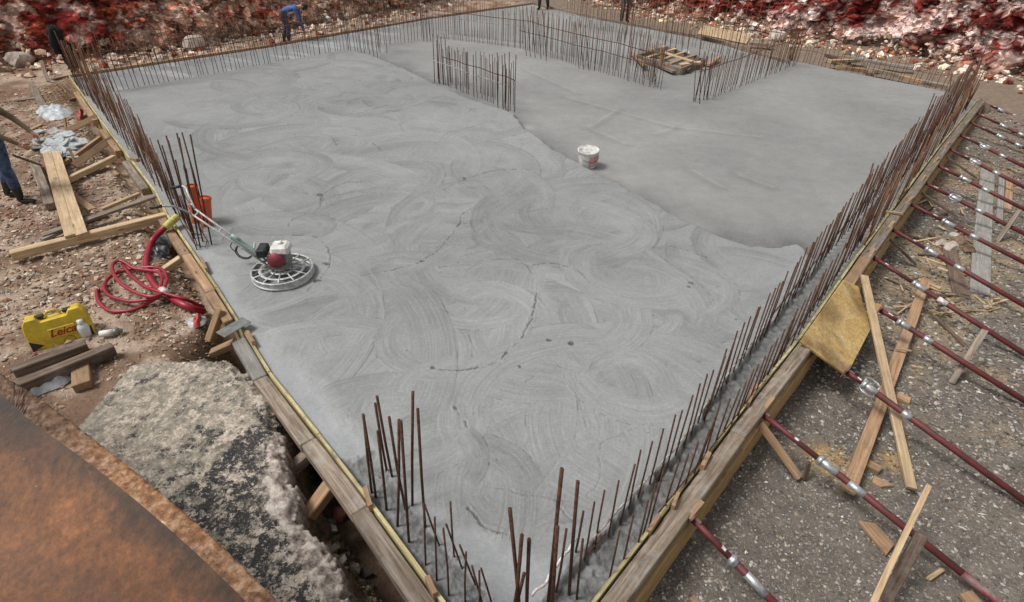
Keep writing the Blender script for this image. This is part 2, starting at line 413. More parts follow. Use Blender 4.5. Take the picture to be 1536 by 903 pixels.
for i, (cx, cy, R0) in enumerate(lst):
    iy0, iy1 = np.searchsorted(ys, (cy-R0-.05, cy+R0+.05))
    sl = slice(iy0*len(ts), iy1*len(ts)); x_ = fx[sl]; y_ = fy[sl]
    j = np.nonzero((np.abs(x_-cx) < R0+.05) & (fs_[sl] > .02))[0]
    if not len(j): continue
    dx = x_[j]-cx; dy = y_[j]-cy; dd = np.sqrt(dx*dx+dy*dy); an = np.arctan2(dy, dx)
    dd = dd*(1+.05*np.sin(an*2+i)+.03*np.sin(an*3+i*2))
    a0 = RNG.uniform(-math.pi, math.pi); half = RNG.uniform(.7, 1.7); da = np.abs((an-a0+math.pi) % (2*math.pi)-math.pi)
    bw = RNG.uniform(.25, .55)*min(1, R0*1.3)
    u = (R0-dd)/bw                                    # 0 at the outer edge, 1 at inner
    m = sst(-.015, .02, u)*(1-sst(.65, 1., u))*(1-sst(half*.65, half, da))
    st = vn(dd*70+i*7.7, an*2.2+i, 3)*.5+vn(dd*170+i*3.1, an*5+i, 4)*.5+vn(dd*16+i*5, an*1.2, 5)*.35
    lv = RNG.uniform(-.022, .02); dk_ = float(RNG.random() < .5)
    nt_ = fb[sl][j]+lv*.9+.085*(st-.67)-.036*np.clip(1-u*1.2, 0, 1)*dk_-.004
    k = np.arange(sl.start, sl.stop)[j]
    ft[k] = ft[k]*(1-m)+nt_*m
    nh = fh0[k]+.004*(st-.6)+.0015*np.exp(-(u/.06)**2)-.0015*np.clip(u, 0, 1)
    fh[k] = fh[k]*(1-m)+nh*m
    if RNG.random() < .75:
        e = np.exp(-((R0-dd)/.0055)**2)*(1-sst(half*.3, half*.7, da))*sst(.45, .6, vn(an*14+i, dd*2, 8)); ft[k] -= .1*e; fh[k] -= .003*e
tone = ft.reshape(X.shape); h = fh.reshape(X.shape)
# left light strip by the form, rough footing bands at the near corner
edge_l = W([(150, 160), (230, 290), (345, 400), (385, 480), (480, 560), (545, 640), (590, 700), (650, 735), (705, 768), (765, 805), (860, 850), (930, 800)], 0)
dd, s2 = dist_poly(X, Y, edge_l); dlf, _ = dist_poly(X, Y, Lw)
left_side = (dlf < 2.2)
ins_l = sst(.0, .22, np.where(s2 < 0, dd, -dd)+(fbm(X*4, Y*4, 91)-.5)*.2)*left_side*(Y < P(150, 160).y)
tl = .315+.03*(fbm(X*2, Y*2, 93)-.5)+.02*(fbm(X*22, Y*22, 94)-.5)
tone = tone*(1-ins_l)+tl*ins_l; hue = hue-ins_l*.5; h = h*(1-ins_l)+(.035+.006*(fbm(X*6, Y*6, 95)-.5))*ins_l
bs = backstrip*1.; tone = tone*(1-bs)+bs*(.29+.09*(sst(.55, .7, fbm(X*2.2+Y*3, Y*2.2, 97))-.35)); hue = hue-.35*bs; h = h*(1-bs)
IN_R = [(800, 928), (875, 843), (952, 754), (1012, 690), (1071, 600), (1150, 497), (1259, 359), (1330, 275), (1390, 205), (1436, 150)]
IN_J = [(585, 716), (612, 760), (655, 812), (725, 895), (770, 958)]
for ln, sg, fr in ((IN_R, -1, Rw), (IN_J, 1.5, Lw)):
    wl_ = W(ln, 0); dd, s2 = dist_poly(X, Y, wl_); df, _ = dist_poly(X, Y, fr)
    q = np.where(s2 < 0, dd, -dd)+(fbm(X*9, Y*9, 101)-.5)*.07
    m = sst(-.01, .03, q)*(df < .75)*(Y < 12)*((Y > P(ln[0][0], ln[0][1]).y) if False else 1.)
    if sg == 1.5: m = m*sst(.06, -.06, Y-P(575, 712).y-(fbm(X*5, Y*5, 2)-.5)*.5)*(X < .3)
    else: m = m*(X > 0)
    lump = fbm(X*24, Y*24, 105)
    fd = sst(4.2, 6.5, Y); tone = tone*(1-m)+m*(.18+.07*fd+.13*(1-fd*.6)*(lump-.5)+.05*(fbm(X*60, Y*60, 4)-.5)); hue = hue+.35*m
    h = h*(1-m)+m*(-.0+.04*(1-fd*.7)*(lump-.5))
    rim = np.exp(-(q/.035)**2)*(df < .75)*(Y < 12)*(X > 0 if sg < 0 else (X < .3) & (Y < P(575, 705).y))
    h += (1-fd)*rim*.025*(fbm(X*30, Y*30, 107)-.3); tone -= (1-.5*fd)*.1*rim*sst(.35, .6, fbm(X*32, Y*32, 108))
# cracks and torn places
CR = [([(648, 552), (690, 555), (735, 548), (760, 530), (785, 503), (800, 470), (806, 432)], 1.), ([(578, 407), (605, 401), (632, 392), (660, 372), (690, 335), (693, 322), (712, 312)], .8), ([(658, 402), (682, 396), (705, 385)], .9),
      ([(763, 391), (783, 393), (799, 411)], .6), ([(793, 399), (819, 395), (858, 401), (874, 411), (885, 425)], .8), ([(480, 310), (485, 292), (515, 275), (550, 272)], .7), ([(440, 286), (480, 293)], .6), ([(485, 300), (475, 315), (440, 328), (434, 340)], .6),
      ([(665, 285), (700, 268), (745, 255), (800, 254)], .8), ([(960, 643), (932, 651), (901, 668), (903, 704), (894, 731), (879, 742)], .35), ([(960, 643), (1005, 632)], .35), ([(704, 765), (727, 788), (746, 797), (765, 803)], 1.7), ([(835, 750), (850, 775), (885, 790)], .6),
      ([(440, 352), (470, 354), (490, 368), (496, 392), (484, 414), (462, 436)], .9), ([(775, 578), (792, 570), (808, 560)], .8), ([(683, 610), (690, 622), (702, 640)], .9), ([(848, 516), (862, 510)], .8), ([(740, 305), (775, 290)], .5), ([(790, 318), (825, 312)], .7), ([(560, 395), (590, 380)], .0),
      ([(540, 545), (590, 538), (612, 525)], .5), ([(570, 408), (540, 415)], .4), ([(845, 560), (870, 600), (880, 640)], .35), ([(640, 445), (670, 470)], .35), ([(1000, 368), (1030, 375)], .8), ([(1040, 380), (1062, 386)], 1.), ([(480, 300), (530, 288), (565, 290)], .5), ([(720, 322), (760, 305)], .4),
      ([(488, 95), (550, 108)], .6), ([(537, 170), (580, 158)], .7), ([(498, 205), (506, 218)], .9), ([(560, 215), (572, 225)], .7), ([(1105, 480), (1125, 478)], .9), ([(730, 730), (800, 742), (840, 750), (860, 752)], .5), ([(648, 790), (668, 815)], .4)]
inc = np.nonzero(keep.ravel())[0]
wx_ = (fbm(X*14, Y*14, 111)-.5)*.045; wy_ = (fbm(X*14, Y*14, 113)-.5)*.045; gap = fbm(X*16, Y*16, 115); wd = fbm(X*9, Y*9, 117)
for pts, k in CR:
    if k <= 0: continue
    pw = [tuple(q_[:2]) for q_ in smooth_path([P(a_, b_, .07) for a_, b_ in pts], 5)]; x0, x1 = min(p[0] for p in pw)-.15, max(p[0] for p in pw)+.15; y0, y1 = min(p[1] for p in pw)-.15, max(p[1] for p in pw)+.15
    i0, i1 = np.searchsorted(ys, (y0, y1)); sl = slice(i0, i1)
    dd, _ = dist_poly(X[sl]+wx_[sl], Y[sl]+wy_[sl], pw); sc_ = Y[sl]/5.
    wdt = (.003+.028*np.clip(wd[sl]-.44, 0, 1)*k)*np.clip(sc_, .8, 2.2)
    e = np.exp(-(dd/wdt)**2)*sst(.4, .5, gap[sl]+.06*k)*min(1, k*1.1)
    tone[sl] = tone[sl]*(1-.66*e); h[sl] -= .009*e; h[sl] += .004*np.exp(-((dd-.02)/.012)**2)*(gap[sl] > .45)*k
for (a_, b_, r_) in ((489, 396, .045), (476, 421, .055), (649, 551, .03), (780, 549, .025), (480, 292, .05), (823, 510, .03), (697, 267, .035), (442, 202, .03), (533, 203, .03), (618, 117, .03), (541, 120, .035), (633, 392, .03), (1033, 430, .03), (1037, 424, .03), (857, 515, .035), (392, 232, .025)):
    c = P(a_, b_, .07); dd = np.hypot(X-c.x, (Y-c.y)); e = sst(.45, .6, np.exp(-(dd/r_/1.1)**2)*(.3+1.0*vn(X*38, Y*38, 7))); tone = tone*(1-.65*e); h -= .008*e
spk = vn(X*70, Y*70, 201)*vn(X*31, Y*31, 202); tone = tone*(1-.45*sst(.84, .9, spk)*sw)
tone += .012*(fbm(X*40, Y*40, 131)-.5)
tone += (.075*(fbm(X*.8+3, Y*.9, 133)-.5)+.03*(vn(X*55, Y*55, 134)-.5)+.02*(vn(X*120, Y*120, 135)-.5))*np.where(sd < 0, .5, 1.)
tone = np.clip(tone, .03, .5)*.875
hue = np.clip(hue, -1, 1)
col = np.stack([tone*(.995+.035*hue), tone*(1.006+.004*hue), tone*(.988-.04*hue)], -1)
# z fades to form level near the edge
V = np.stack([X, Y, h], -1).reshape(-1, 3)
kf = keep.ravel(); fc = grid_faces(*X.shape); fc = fc[kf[fc].any(1)]
used = np.zeros(len(V), bool); used[fc.ravel()] = True; idx = np.cumsum(used)-1
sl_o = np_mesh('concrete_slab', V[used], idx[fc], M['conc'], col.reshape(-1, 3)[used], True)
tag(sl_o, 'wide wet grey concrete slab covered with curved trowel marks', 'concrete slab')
print('slab verts', used.sum())

# ------------------------------------------------------------------ excavated rock slope behind
BASE = [(-900, 330), (-420, 185), (-150, 125), (0, 106), (115, 92), (250, 76), (400, 52), (560, 22), (700, -9), (800, -15), (870, -9), (960, 14), (1100, 40), (1190, 60), (1300, 72), (1450, 104), (1536, 116), (1700, 150), (2000, 210), (2500, 330)]
bp = smooth_path([P(a_, b_, -.1) for a_, b_ in BASE], 8)
dense = [bp[0]]
for p in bp[1:]:
    q = dense[-1]; L = (p-q).length; st = max(.045, .0042*q.length*1.0)
    n = max(1, int(L/st)); dense += [q.lerp(p, k/n) for k in range(1, n+1)]
B = np.array([tuple(p) for p in dense]); tg = np.gradient(B, axis=0)
for _ in range(60): tg = (tg+np.roll(tg, 1, 0)+np.roll(tg, -1, 0))/3
nrm = np.stack([-tg[:, 1], tg[:, 0], 0*tg[:, 0]], -1); nrm /= np.linalg.norm(nrm, axis=1)[:, None]
cdir = B[:, :2]*1.0
flip = np.sign((nrm[:, :2]*(B[:, :2]-np.array([0, 8]))).sum(1)); nrm *= flip[:, None]
vv = np.concatenate([np.arange(-.4, 4.2, .055), np.arange(4.2, 7, .2)]); 
S, Vv = np.meshgrid(np.arange(len(B)), vv, indexing='ij')
bx = B[S, 0]; by = B[S, 1]; nx = nrm[S, 0]; ny = nrm[S, 1]
sl_ = .12+.5*fbm(bx*.25, by*.25, 7)
off = Vv*sl_+.9*(fbm(bx*.35+Vv*.2, by*.35, 301)-.5)
px0 = bx+nx*off; py0 = by+ny*off; pz0 = Vv-.1
wx1 = px0+.5*fbm(px0*1.5+3, pz0*1.5, 8); wz1 = pz0+.5*fbm(px0*1.5, pz0*1.5+py0, 9)
d1, d1b, r1, q1 = vor(wx1*1.1, py0*1.1, wz1*1.5, 11); d2, d2b, r2, q2 = vor(wx1*3.2+5, py0*3.2, wz1*4.2, 23); d3, d3b, r3, q3 = vor(wx1*8, py0*8, wz1*10, 37)
off += -.5*(r1-.5)-.25*(r2-.5)-.1*(r3-.5)+.25*d1+.12*d2
pxx = bx+nx*off; pyy = by+ny*off; pzz = pz0+.12*(q2-.5)+.05*(q3-.5)
top = Vv > 4.3; pxx = np.where(top, pxx+nx*(Vv-4.3)*8, pxx); pyy = np.where(top, pyy+ny*(Vv-4.3)*8, pyy); pzz = np.where(top, 4.2+.3*(fbm(pxx, pyy, 4)-.5), pzz)
az = 768+F*(pxx/np.maximum(pyy, .5))*.84
def zone(x, pts): return np.interp(x, [p[0] for p in pts], [p[1] for p in pts])
pale = zone(az, [(-300, .15), (100, .16), (200, .35), (300, .5), (400, .85), (700, .8), (850, .3), (960, .4), (1050, .75), (1180, .6), (1230, .22), (1400, .3), (1440, .97), (1700, .95)])
ochre = zone(az, [(0, .55), (250, .4), (330, .6), (380, 1), (700, .9), (900, .3), (1000, .0), (1430, .0), (1480, .35)])
big = fbm(px0*.6, pz0*.9+py0*.6, 71)
isp = (r2*.6+r3*.4+(big-.5)*1.4) < pale*.95+.02
soil = np.stack([.13+.09*q2+.12*ochre*(.5+q3), .018+.014*q2+.055*ochre*(.4+q1), .015+.008*q2+.02*ochre], -1)
dk = (r3 < .25)[..., None]; soil = np.where(dk, soil*.4, soil); soil = soil*(1+.6*(1-sst(300, 900, az)))[..., None]
pc = np.stack([.64+.22*q3+.08*ochre, (.47+.18*q3)-.01*ochre, (.42+.17*q3)-.1*ochre], -1)
grey = zone(az, [(1430, 0), (1460, .8), (1700, .8)])[..., None]; pc = pc*(1-grey)+np.stack([.45+.15*q3, .43+.15*q3, .38+.13*q3], -1)*grey
tint = (sst(.6, .8, q2)*(1-grey[..., 0]))[..., None]; pc = pc*(1-tint*.55)+np.stack([.42+0*q2, .2+0*q2, .15+0*q2], -1)*tint*.55
col = np.where(isp[..., None], pc, soil)
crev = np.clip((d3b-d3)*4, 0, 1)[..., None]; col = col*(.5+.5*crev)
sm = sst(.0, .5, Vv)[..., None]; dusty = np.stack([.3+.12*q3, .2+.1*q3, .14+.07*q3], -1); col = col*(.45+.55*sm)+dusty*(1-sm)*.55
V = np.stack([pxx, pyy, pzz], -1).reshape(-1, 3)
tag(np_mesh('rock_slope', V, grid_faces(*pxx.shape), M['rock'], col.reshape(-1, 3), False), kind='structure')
ns = 42000; ii = RNG.integers(0, S.shape[0], ns); jj = (RNG.random(ns)*80).astype(int)
vis = (az[ii, jj] > -80) & (az[ii, jj] < 1650) & (RNG.random(ns) < .5+.5*isp[ii, jj]); ii, jj = ii[vis], jj[vis]; ns = len(ii)
slope_stones = (np.stack([pxx[ii, jj]+RNG.normal(0, .03, ns), pyy[ii, jj]+.02, pzz[ii, jj]+RNG.normal(0, .03, ns)], -1), (.05+.2*RNG.random(ns)**3), np.clip(col[ii, jj]*RNG.uniform(.6, 1.5, (ns, 1))+.015, 0, .8))

# ------------------------------------------------------------------ loose stones (numpy octahedral chips)
ico = bmesh.new(); bmesh.ops.create_icosphere(ico, subdivisions=1, radius=1); ICV = np.array([v.co[:] for v in ico.verts]); ICF = np.array([[v.index for v in f.verts] for f in ico.faces]); ico.free()
OCV = np.array([(1, 0, 0), (-1, 0, 0), (0, 1, 0), (0, -1, 0), (0, 0, 1), (0, 0, -1)], float)
OCF = np.array([(0, 2, 4), (2, 1, 4), (1, 3, 4), (3, 0, 4), (2, 0, 5), (1, 2, 5), (3, 1, 5), (0, 3, 5)])
def stones(name, pos, size, cols, flat=.55, hi=False, m='stone'):
    n = len(pos); BV, BF = (ICV, ICF) if hi else (OCV, OCF); k = len(BV)
    v = BV[None]*(1+RNG.uniform(-.38, .38, (n, k, 1)))+RNG.uniform(-.15, .15, (n, k, 3))
    sc3 = np.stack([RNG.uniform(.7, 1.3, n), RNG.uniform(.5, 1., n), RNG.uniform(flat*.6, flat*1.3, n)], -1)*size[:, None]*.5
    v = v*sc3[:, None]; tx = RNG.uniform(-.5, .5, n); c, s = np.cos(tx)[:, None], np.sin(tx)[:, None]
    y = v[..., 1]*c-v[..., 2]*s; z = v[..., 1]*s+v[..., 2]*c; v = np.stack([v[..., 0], y, z], -1)
    rz = RNG.uniform(0, 6.28, n); c, s = np.cos(rz)[:, None], np.sin(rz)[:, None]
    v = np.stack([v[..., 0]*c-v[..., 1]*s, v[..., 0]*s+v[..., 1]*c, v[..., 2]], -1)+pos[:, None]
    f = (BF[None]+(np.arange(n)*k)[:, None, None]).reshape(-1, 3)
    cc = np.repeat(cols[:, None], k, 1)*RNG.uniform(.85, 1.15, (n, k, 1))
    o = np_mesh(name, v.reshape(-1, 3), f, M[m], cc.reshape(-1, 3), False); return o
def gh(x, y):
    yy = y+.6; rr_ = np.log(np.maximum(np.hypot(x, yy), 1.001))/math.log(1.013); aa_ = (np.degrees(np.arctan2(x, yy))+80)/160*699
    i = np.clip(rr_.astype(int), 0, 363); j = np.clip(aa_.astype(int), 0, 698); u = rr_-i; v = aa_-j
    return GRZ[i, j]*(1-u)*(1-v)+GRZ[i+1, j]*u*(1-v)+GRZ[i, j+1]*(1-u)*v+GRZ[i+1, j+1]*u*v
def scatter(n, amin, amax, rmin, rmax, pw=1.):
    a = np.radians(RNG.uniform(amin, amax, n)); r = rmin+(rmax-rmin)*RNG.random(n)**pw
    return r*np.sin(a), r*np.cos(a)
def pal(n, cs, ws):
    cs = np.array(cs); i = RNG.choice(len(cs), n, p=np.array(ws)/sum(ws)); return cs[i]*RNG.uniform(.7, 1.2, (n, 1))
fat = [(p[0], p[1]) for p in slab_poly]
def clear(x, y, dmin):
    d, _ = dist_poly(x, y, fat+[fat[0]]); return (~inside(x, y, fat)) & (d > dmin)
RKp = [(70, 600), (120, 560), (190, 540), (270, 530), (335, 535), (390, 560), (412, 600), (424, 660), (432, 710), (450, 770), (500, 850), (545, 960), (400, 1000), (150, 900), (40, 700)]
RKw = W(RKp, .05)
for (nm, n, am, ax, pp, smin, smax, cs, ws, side) in (
    ('gravel', 110000, -62, 5, 1.15, .01, .055, [(.52, .41, .31), (.39, .28, .19), (.6, .52, .42), (.32, .17, .11), (.36, .32, .27), (.2, .13, .09)], [4, 5, 3, 3, 2, 5], -1),
    ('gravel', 150000, 0, 62, 1.1, .009, .044, [(.23, .205, .18), (.36, .33, .29), (.12, .108, .095), (.55, .52, .47), (.27, .21, .15)], [6, 5, 5, .9, 3], 1)):
    x, y = scatter(n, am, ax, 1.4, 16, pp); ok = clear(x, y, .16) & ((x < .3) if side < 0 else (x > -.3)); 
    if side < 0: ok &= ~inside(x, y, RKw)
    x, y = x[ok], y[ok]; n = len(x); rr = np.hypot(x, y)
    if side < 0:
        dens = fbm(x*.8, y*.8, 401); k = RNG.random(n) < .45+1.5*sst(.35, .6, dens); x, y, rr = x[k], y[k], rr[k]; n = len(x)
    sz = smin+(smax-smin)*RNG.random(n)**3.2; sz *= np.clip(rr/4.5, .8, 1.45)
    z = gh(x, y)+sz*.12
    o = stones(nm, np.stack([x, y, z], -1), sz, pal(n, cs, ws)); tag(o, 'pale beige and rusty crushed stone chips beside the left formwork' if side < 0 else 'dark grey brown gravel under the red props beside the right formwork', 'gravel', kind='stuff')
# rubble at the foot of the slope and along the back edge
i = RNG.integers(0, len(B), 9000); t = RNG.random(9000)**1.6
x = B[i, 0]+nrm[i, 0]*(1.2*(1-t)-2.0*t*RNG.random(9000))+RNG.normal(0, .12, 9000); y = B[i, 1]+nrm[i, 1]*(1.2*(1-t)-2.*t*RNG.random(9000))+RNG.normal(0, .12, 9000)
ok = clear(x, y, .12) & (y > 6); x, y, i, t = x[ok], y[ok], i[ok], t[ok]; up_ = np.clip((x-B[i, 0])*nrm[i, 0]+(y-B[i, 1])*nrm[i, 1], 0, 9)
sz = .05+.22*RNG.random(len(x))**4
o = stones('rubble', np.stack([x, y, gh(x, y)+up_*.8+sz*.1], -1), sz, pal(len(x), [(.6, .48, .38), (.5, .35, .25), (.62, .55, .48), (.26, .08, .045), (.4, .3, .2)], [5, 4, 3, 4, 2]), .75, True, 'rock')
tag(o, 'pinkish and cream broken rock rubble along the foot of the slope', 'rubble', kind='stuff')
o = stones('rubble', slope_stones[0], slope_stones[1], slope_stones[2]*.85, .45, True, 'rock'); tag(o, 'angular red, pink and cream stones stuck all over the cut rock slope', 'rubble', kind='stuff')
# rubble in the trench between flat rock and left form
x = []; 
for _ in range(1500):
    p = P(random.uniform(400, 620), random.uniform(600, 960), -.4); x.append((p.x, p.y))
x = np.array(x); ok = clear(x[:, 0], x[:, 1], .15) & ~inside(x[:, 0], x[:, 1], RKw); x = x[ok]
sz = .02+.11*RNG.random(len(x))**3
o = stones('rubble', np.stack([x[:, 0], x[:, 1], gh(x[:, 0], x[:, 1])+sz*.2], -1), sz, pal(len(x), [(.16, .13, .1), (.3, .26, .22), (.28, .1, .08), (.5, .46, .42), (.1, .08, .07)], [5, 3, 1.5, 1.5, 5]), .6, True, 'rock')
tag(o, 'dark stones and splinters filling the trench beside the flat rock', 'rubble', kind='stuff')

# ------------------------------------------------------------------ flat spattered rock and rusty steel plate in the foreground
def px_arr(pts): return np.array(pts)
gx, gy = np.meshgrid(np.linspace(-3.2, -.45, 330), np.linspace(1.1, 4.3, 380), indexing='ij')
d, _ = dist_poly(gx, gy, RKw+[RKw[0]]); ins = inside(gx, gy, RKw); sdr = np.where(ins, d, -d)+(fbm(gx*6, gy*6, 501)-.5)*.16+(fbm(gx*22, gy*22, 502)-.5)*.08
zz = .04+.05*(fbm(gx*1.5, gy*1.5, 503)-.5)+.02*(fbm(gx*9, gy*9, 504)-.5)+.03*(fbm(gx*16, gy*16, 506, 3)-.5)+.012*(fbm(gx*45, gy*45, 505)-.5)
zz = np.where(sdr > 0, zz-.06*(1-sst(0, .1, sdr)), zz-.06+np.clip(sdr, -1, 0)*5.5+.05*(fbm(gx*26, gy*26, 507, 3)-.5))
zz = np.maximum(zz, -.62)
q = fbm(gx*2.2, gy*2.2, 511, 5); q2 = fbm(gx*14, gy*14, 512, 4); q3 = fbm(gx*40, gy*40, 513, 3); q4 = fbm(gx*5, gy*5, 514, 5)
left = sst(-2.0, -2.6, gx*1.0-(gy-3.)*.25) if False else sst(0, 1, (-1.55-gx)+(gy-2.9)*.5)
tanc = np.array([.27, .235, .18]); blk = np.array([.03, .028, .028]); crm = np.array([.5, .44, .36]); brn = np.array([.15, .11, .08])
c = tanc*(.6+.8*q2[..., None])
bm_ = (sst(.46, .52, q+.16*(q2-.5)+.1*(1-left)-.05)*(1-left*.75))[..., None]; c = c*(1-bm_)+(blk*(1-q4[..., None])+brn*q4[..., None])*bm_
cm = (sst(.56, .6, q4*.6+q2*.45-.03+.05*sst(.3, 0, sdr)))[..., None]; c = c*(1-cm)+crm*(.7+.5*q3[..., None])*cm
wm = sst(.66, .69, q3*.6+q2*.42)[..., None]; c = c*(1-wm)+np.array([.62, .6, .56])*wm
em = ((1-sst(.0, .3, sdr+(q4-.5)*.25))*(gx > -1.75))[..., None]; c = c*(1-em*.8)+np.array([.52, .4, .31])*(.6+.7*q2[..., None])*em*.8
side = sst(0, -.05, sdr)[..., None]; c = c*(1-side)+np.array([.22, .17, .13])*(.5+q2[..., None])*side
kp = (sdr > -.13).ravel()
fc = grid_faces(*gx.shape); fc = fc[kp[fc].all(1)]
V = np.stack([gx, gy, zz], -1).reshape(-1, 3); used = np.zeros(len(V), bool); used[fc.ravel()] = True; idx = np.cumsum(used)-1
m, nt, b = mat('spattered rock'); vx = coords(nt)
at_ = nt.nodes.new('ShaderNodeVertexColor'); at_.layer_name = 'Col'; sp = nt.nodes.new('ShaderNodeSeparateColor'); nt.links.new(at_.outputs[0], sp.inputs[0])
def mth(op, a_, b_):
    q_ = nt.nodes.new('ShaderNodeMath'); q_.operation = op
    for k_, v_ in enumerate((a_, b_)):
        if isinstance(v_, (int, float)): q_.inputs[k_].default_value = v_
        else: nt.links.new(v_, q_.inputs[k_])
    return q_.outputs[0]
nA = noise(nt, vx, 16, 9, .76); nB = noise(nt, vx, 4.2, 10, .8); nC = noise(nt, vx, 46, 7, .78); nD = noise(nt, vx, 8, 10, .8)
base_c = ramp(nt, [(.33, (.12, .1, .075)), (.48, (.3, .26, .2)), (.6, (.42, .37, .29)), (.7, (.58, .52, .43))], nA.outputs[0]).outputs[0]
dkc = ramp(nt, [(.35, (.018, .017, .018)), (.55, (.05, .045, .042)), (.66, (.17, .12, .09)), (.74, (.3, .24, .19))], nC.outputs[0]).outputs[0]
kb = ramp(nt, [(.49, (0, 0, 0)), (.54, (1, 1, 1))], mth('ADD', nB.outputs[0], mth('MULTIPLY', mth('SUBTRACT', sp.outputs[0], .5), .13))).outputs[0]
o1 = mix(nt, base_c, dkc, kb)
kc = ramp(nt, [(.525, (0, 0, 0)), (.545, (1, 1, 1))], nD.outputs[0]).outputs[0]
crc = ramp(nt, [(.36, (.3, .2, .13)), (.5, (.52, .43, .34)), (.62, (.72, .66, .58))], nC.outputs[0]).outputs[0]
o1 = mix(nt, o1, crc, kc)
kw = ramp(nt, [(.585, (0, 0, 0)), (.61, (1, 1, 1))], nC.outputs[0]).outputs[0]; o1 = mix(nt, o1, (.68, .65, .6), kw)
ke = ramp(nt, [(.45, (0, 0, 0)), (.62, (1, 1, 1))], mth('MULTIPLY', sp.outputs[1], mth('ADD', nA.outputs[0], .5))).outputs[0]
o1 = mix(nt, o1, ramp(nt, [(.36, (.1, .08, .065)), (.46, (.36, .29, .24)), (.56, (.6, .52, .45)), (.64, (.74, .68, .6))], nA.outputs[0]).outputs[0], ke)
o1 = mix(nt, o1, ramp(nt, [(.4, (.1, .08, .06)), (.6, (.3, .22, .17))], nA.outputs[0]).outputs[0], sp.outputs[2])
nt.links.new(o1, b.inputs['Base Color']); b.inputs['Roughness'].default_value = .8
bump(nt, b, mth('ADD', nA.outputs[0], mth('MULTIPLY', nC.outputs[0], .5)), 1., .02)
c = np.stack([1-left+.05, em[..., 0], side[..., 0]], -1)
o = np_mesh('flat_rock', V[used], idx[fc], m, np.clip(c, 0, 1).reshape(-1, 3)[used], True)
tag(o, 'large flat rock spattered with black, tan and white beside the rusty steel plate', 'rock')

def rust_mat(name, a_, b_, c_, scale=3, mapping=(1, 1, 1)):
    m, nt, b = mat(name); v = coords(nt, 'Object', mapping)
    n = noise(nt, v, scale, 9, .74, .25); n2 = noise(nt, v, 38, 5, .75); n3 = noise(nt, v, 1.1, 3, .5)
    r = ramp(nt, [(.32, a_), (.47, b_), (.66, c_)], n.outputs[0])
    r2 = ramp(nt, [(.3, (.55, .55, .55)), (.7, (1.35, 1.3, 1.25))], n2.outputs[0])
    c = mix(nt, r.outputs[0], r2.outputs[0], 1., 'MULTIPLY')
    r3 = ramp(nt, [(.42, (1, 1, 1)), (.62, (.35, .36, .4))], n3.outputs[0]); c = mix(nt, c, r3.outputs[0], .9, 'MULTIPLY')
    if mapping != (1, 1, 1.):
        pass
    if name == 'rusted plate':
        at_ = nt.nodes.new('ShaderNodeVertexColor'); at_.layer_name = 'Col'; ad_ = nt.nodes.new('ShaderNodeMath'); ad_.operation = 'MULTIPLY_ADD'; nt.links.new(n.outputs[0], ad_.inputs[0]); ad_.inputs[1].default_value = .55; nt.links.new(at_.outputs[0], ad_.inputs[2])
        rk_ = ramp(nt, [(.3, (.38, .42, .46)), (.46, (.75, .72, .7)), (.58, (1.25, 1.15, 1.05))], ad_.outputs[0]); c = mix(nt, c, rk_.outputs[0], 1., 'MULTIPLY')
        mp_ = nt.nodes.new('ShaderNodeMapping'); mp_.inputs['Rotation'].default_value = (0, 0, .6); mp_.inputs['Scale'].default_value = (3, 60, 60); nt.links.new(v, mp_.inputs[0]); ns_ = noise(nt, mp_.outputs[0], 1.2, 5, .7); rs_ = ramp(nt, [(.7, (0, 0, 0)), (.74, (.7, .7, .7))], ns_.outputs[0]); c = mix(nt, c, (.5, .42, .35), rs_.outputs[0])
    nt.links.new(c, b.inputs['Base Color']); b.inputs['Roughness'].default_value = .62; b.inputs['Metallic'].default_value = .15
    bump(nt, b, n2.outputs[0], .35, .004); return m
M['rust'] = rust_mat('rusted plate', (.04, .028, .022), (.16, .07, .03), (.33, .14, .05), 2.4)
M['rustlip'] = rust_mat('flaking rusty lip', (.05, .035, .028), (.27, .12, .045), (.5, .36, .24), 26)
ro = empty('steel_plate', P(200, 800, 1.7), 0, 'big rust orange steel plate with a flaking edge filling the lower left corner', 'steel plate')
O0 = [(-420, 330), (-150, 452), (0, 560), (60, 598), (180, 690), (300, 790), (420, 905), (560, 1040)]
I0 = [(-420, 360), (-150, 490), (0, 592), (45, 630), (156, 712), (268, 806), (378, 912), (508, 1060)]
def strip(rows, name, m, parent, thick=None, sub=40):
    # rows: list of polylines (same length); builds a quad sheet subdivided
    rows = [smooth_path(r_, sub) for r_ in rows]; out = []
    for a_, b_ in zip(rows[:-1], rows[1:]):
        for k in range(8): out.append([p.lerp(q_, k/8) for p, q_ in zip(a_, b_)])
    out.append(rows[-1]); vs = []; L = len(out[0])
    for i_, r_ in enumerate(out):
        for j_, p in enumerate(r_):
            n_ = 0 if i_ in (0, len(out)-1) or i_ % 8 == 0 else .0025*random.uniform(-1, 1); vs.append(p+Vector((n_, n_*.6, n_))-parent.location)
    fs = [(i_*L+j_, i_*L+j_+1, (i_+1)*L+j_+1, (i_+1)*L+j_) for i_ in range(len(out)-1) for j_ in range(L-1)]
    mb = MB(); mb.add(vs, fs, 0, True); o = mb.build(name, m, parent)
    a_ = o.data.color_attributes.new('Col', 'FLOAT_COLOR', 'POINT')
    for i_ in range(len(out)):
        for j_ in range(L): q_ = i_/(len(out)-1); a_.data[i_*L+j_].color = (q_, q_, q_, 1)
    return o
zo = 1.72
outer = [P(a_, b_, zo) for a_, b_ in O0]; inner = [P(a_, b_, zo+.01) for a_, b_ in I0]
o = strip([[p+Vector((0, 0, -.5)) for p in outer], [p+Vector((0, 0, -.02)) for p in outer], outer, inner], 'rim', M['rustlip'], ro)
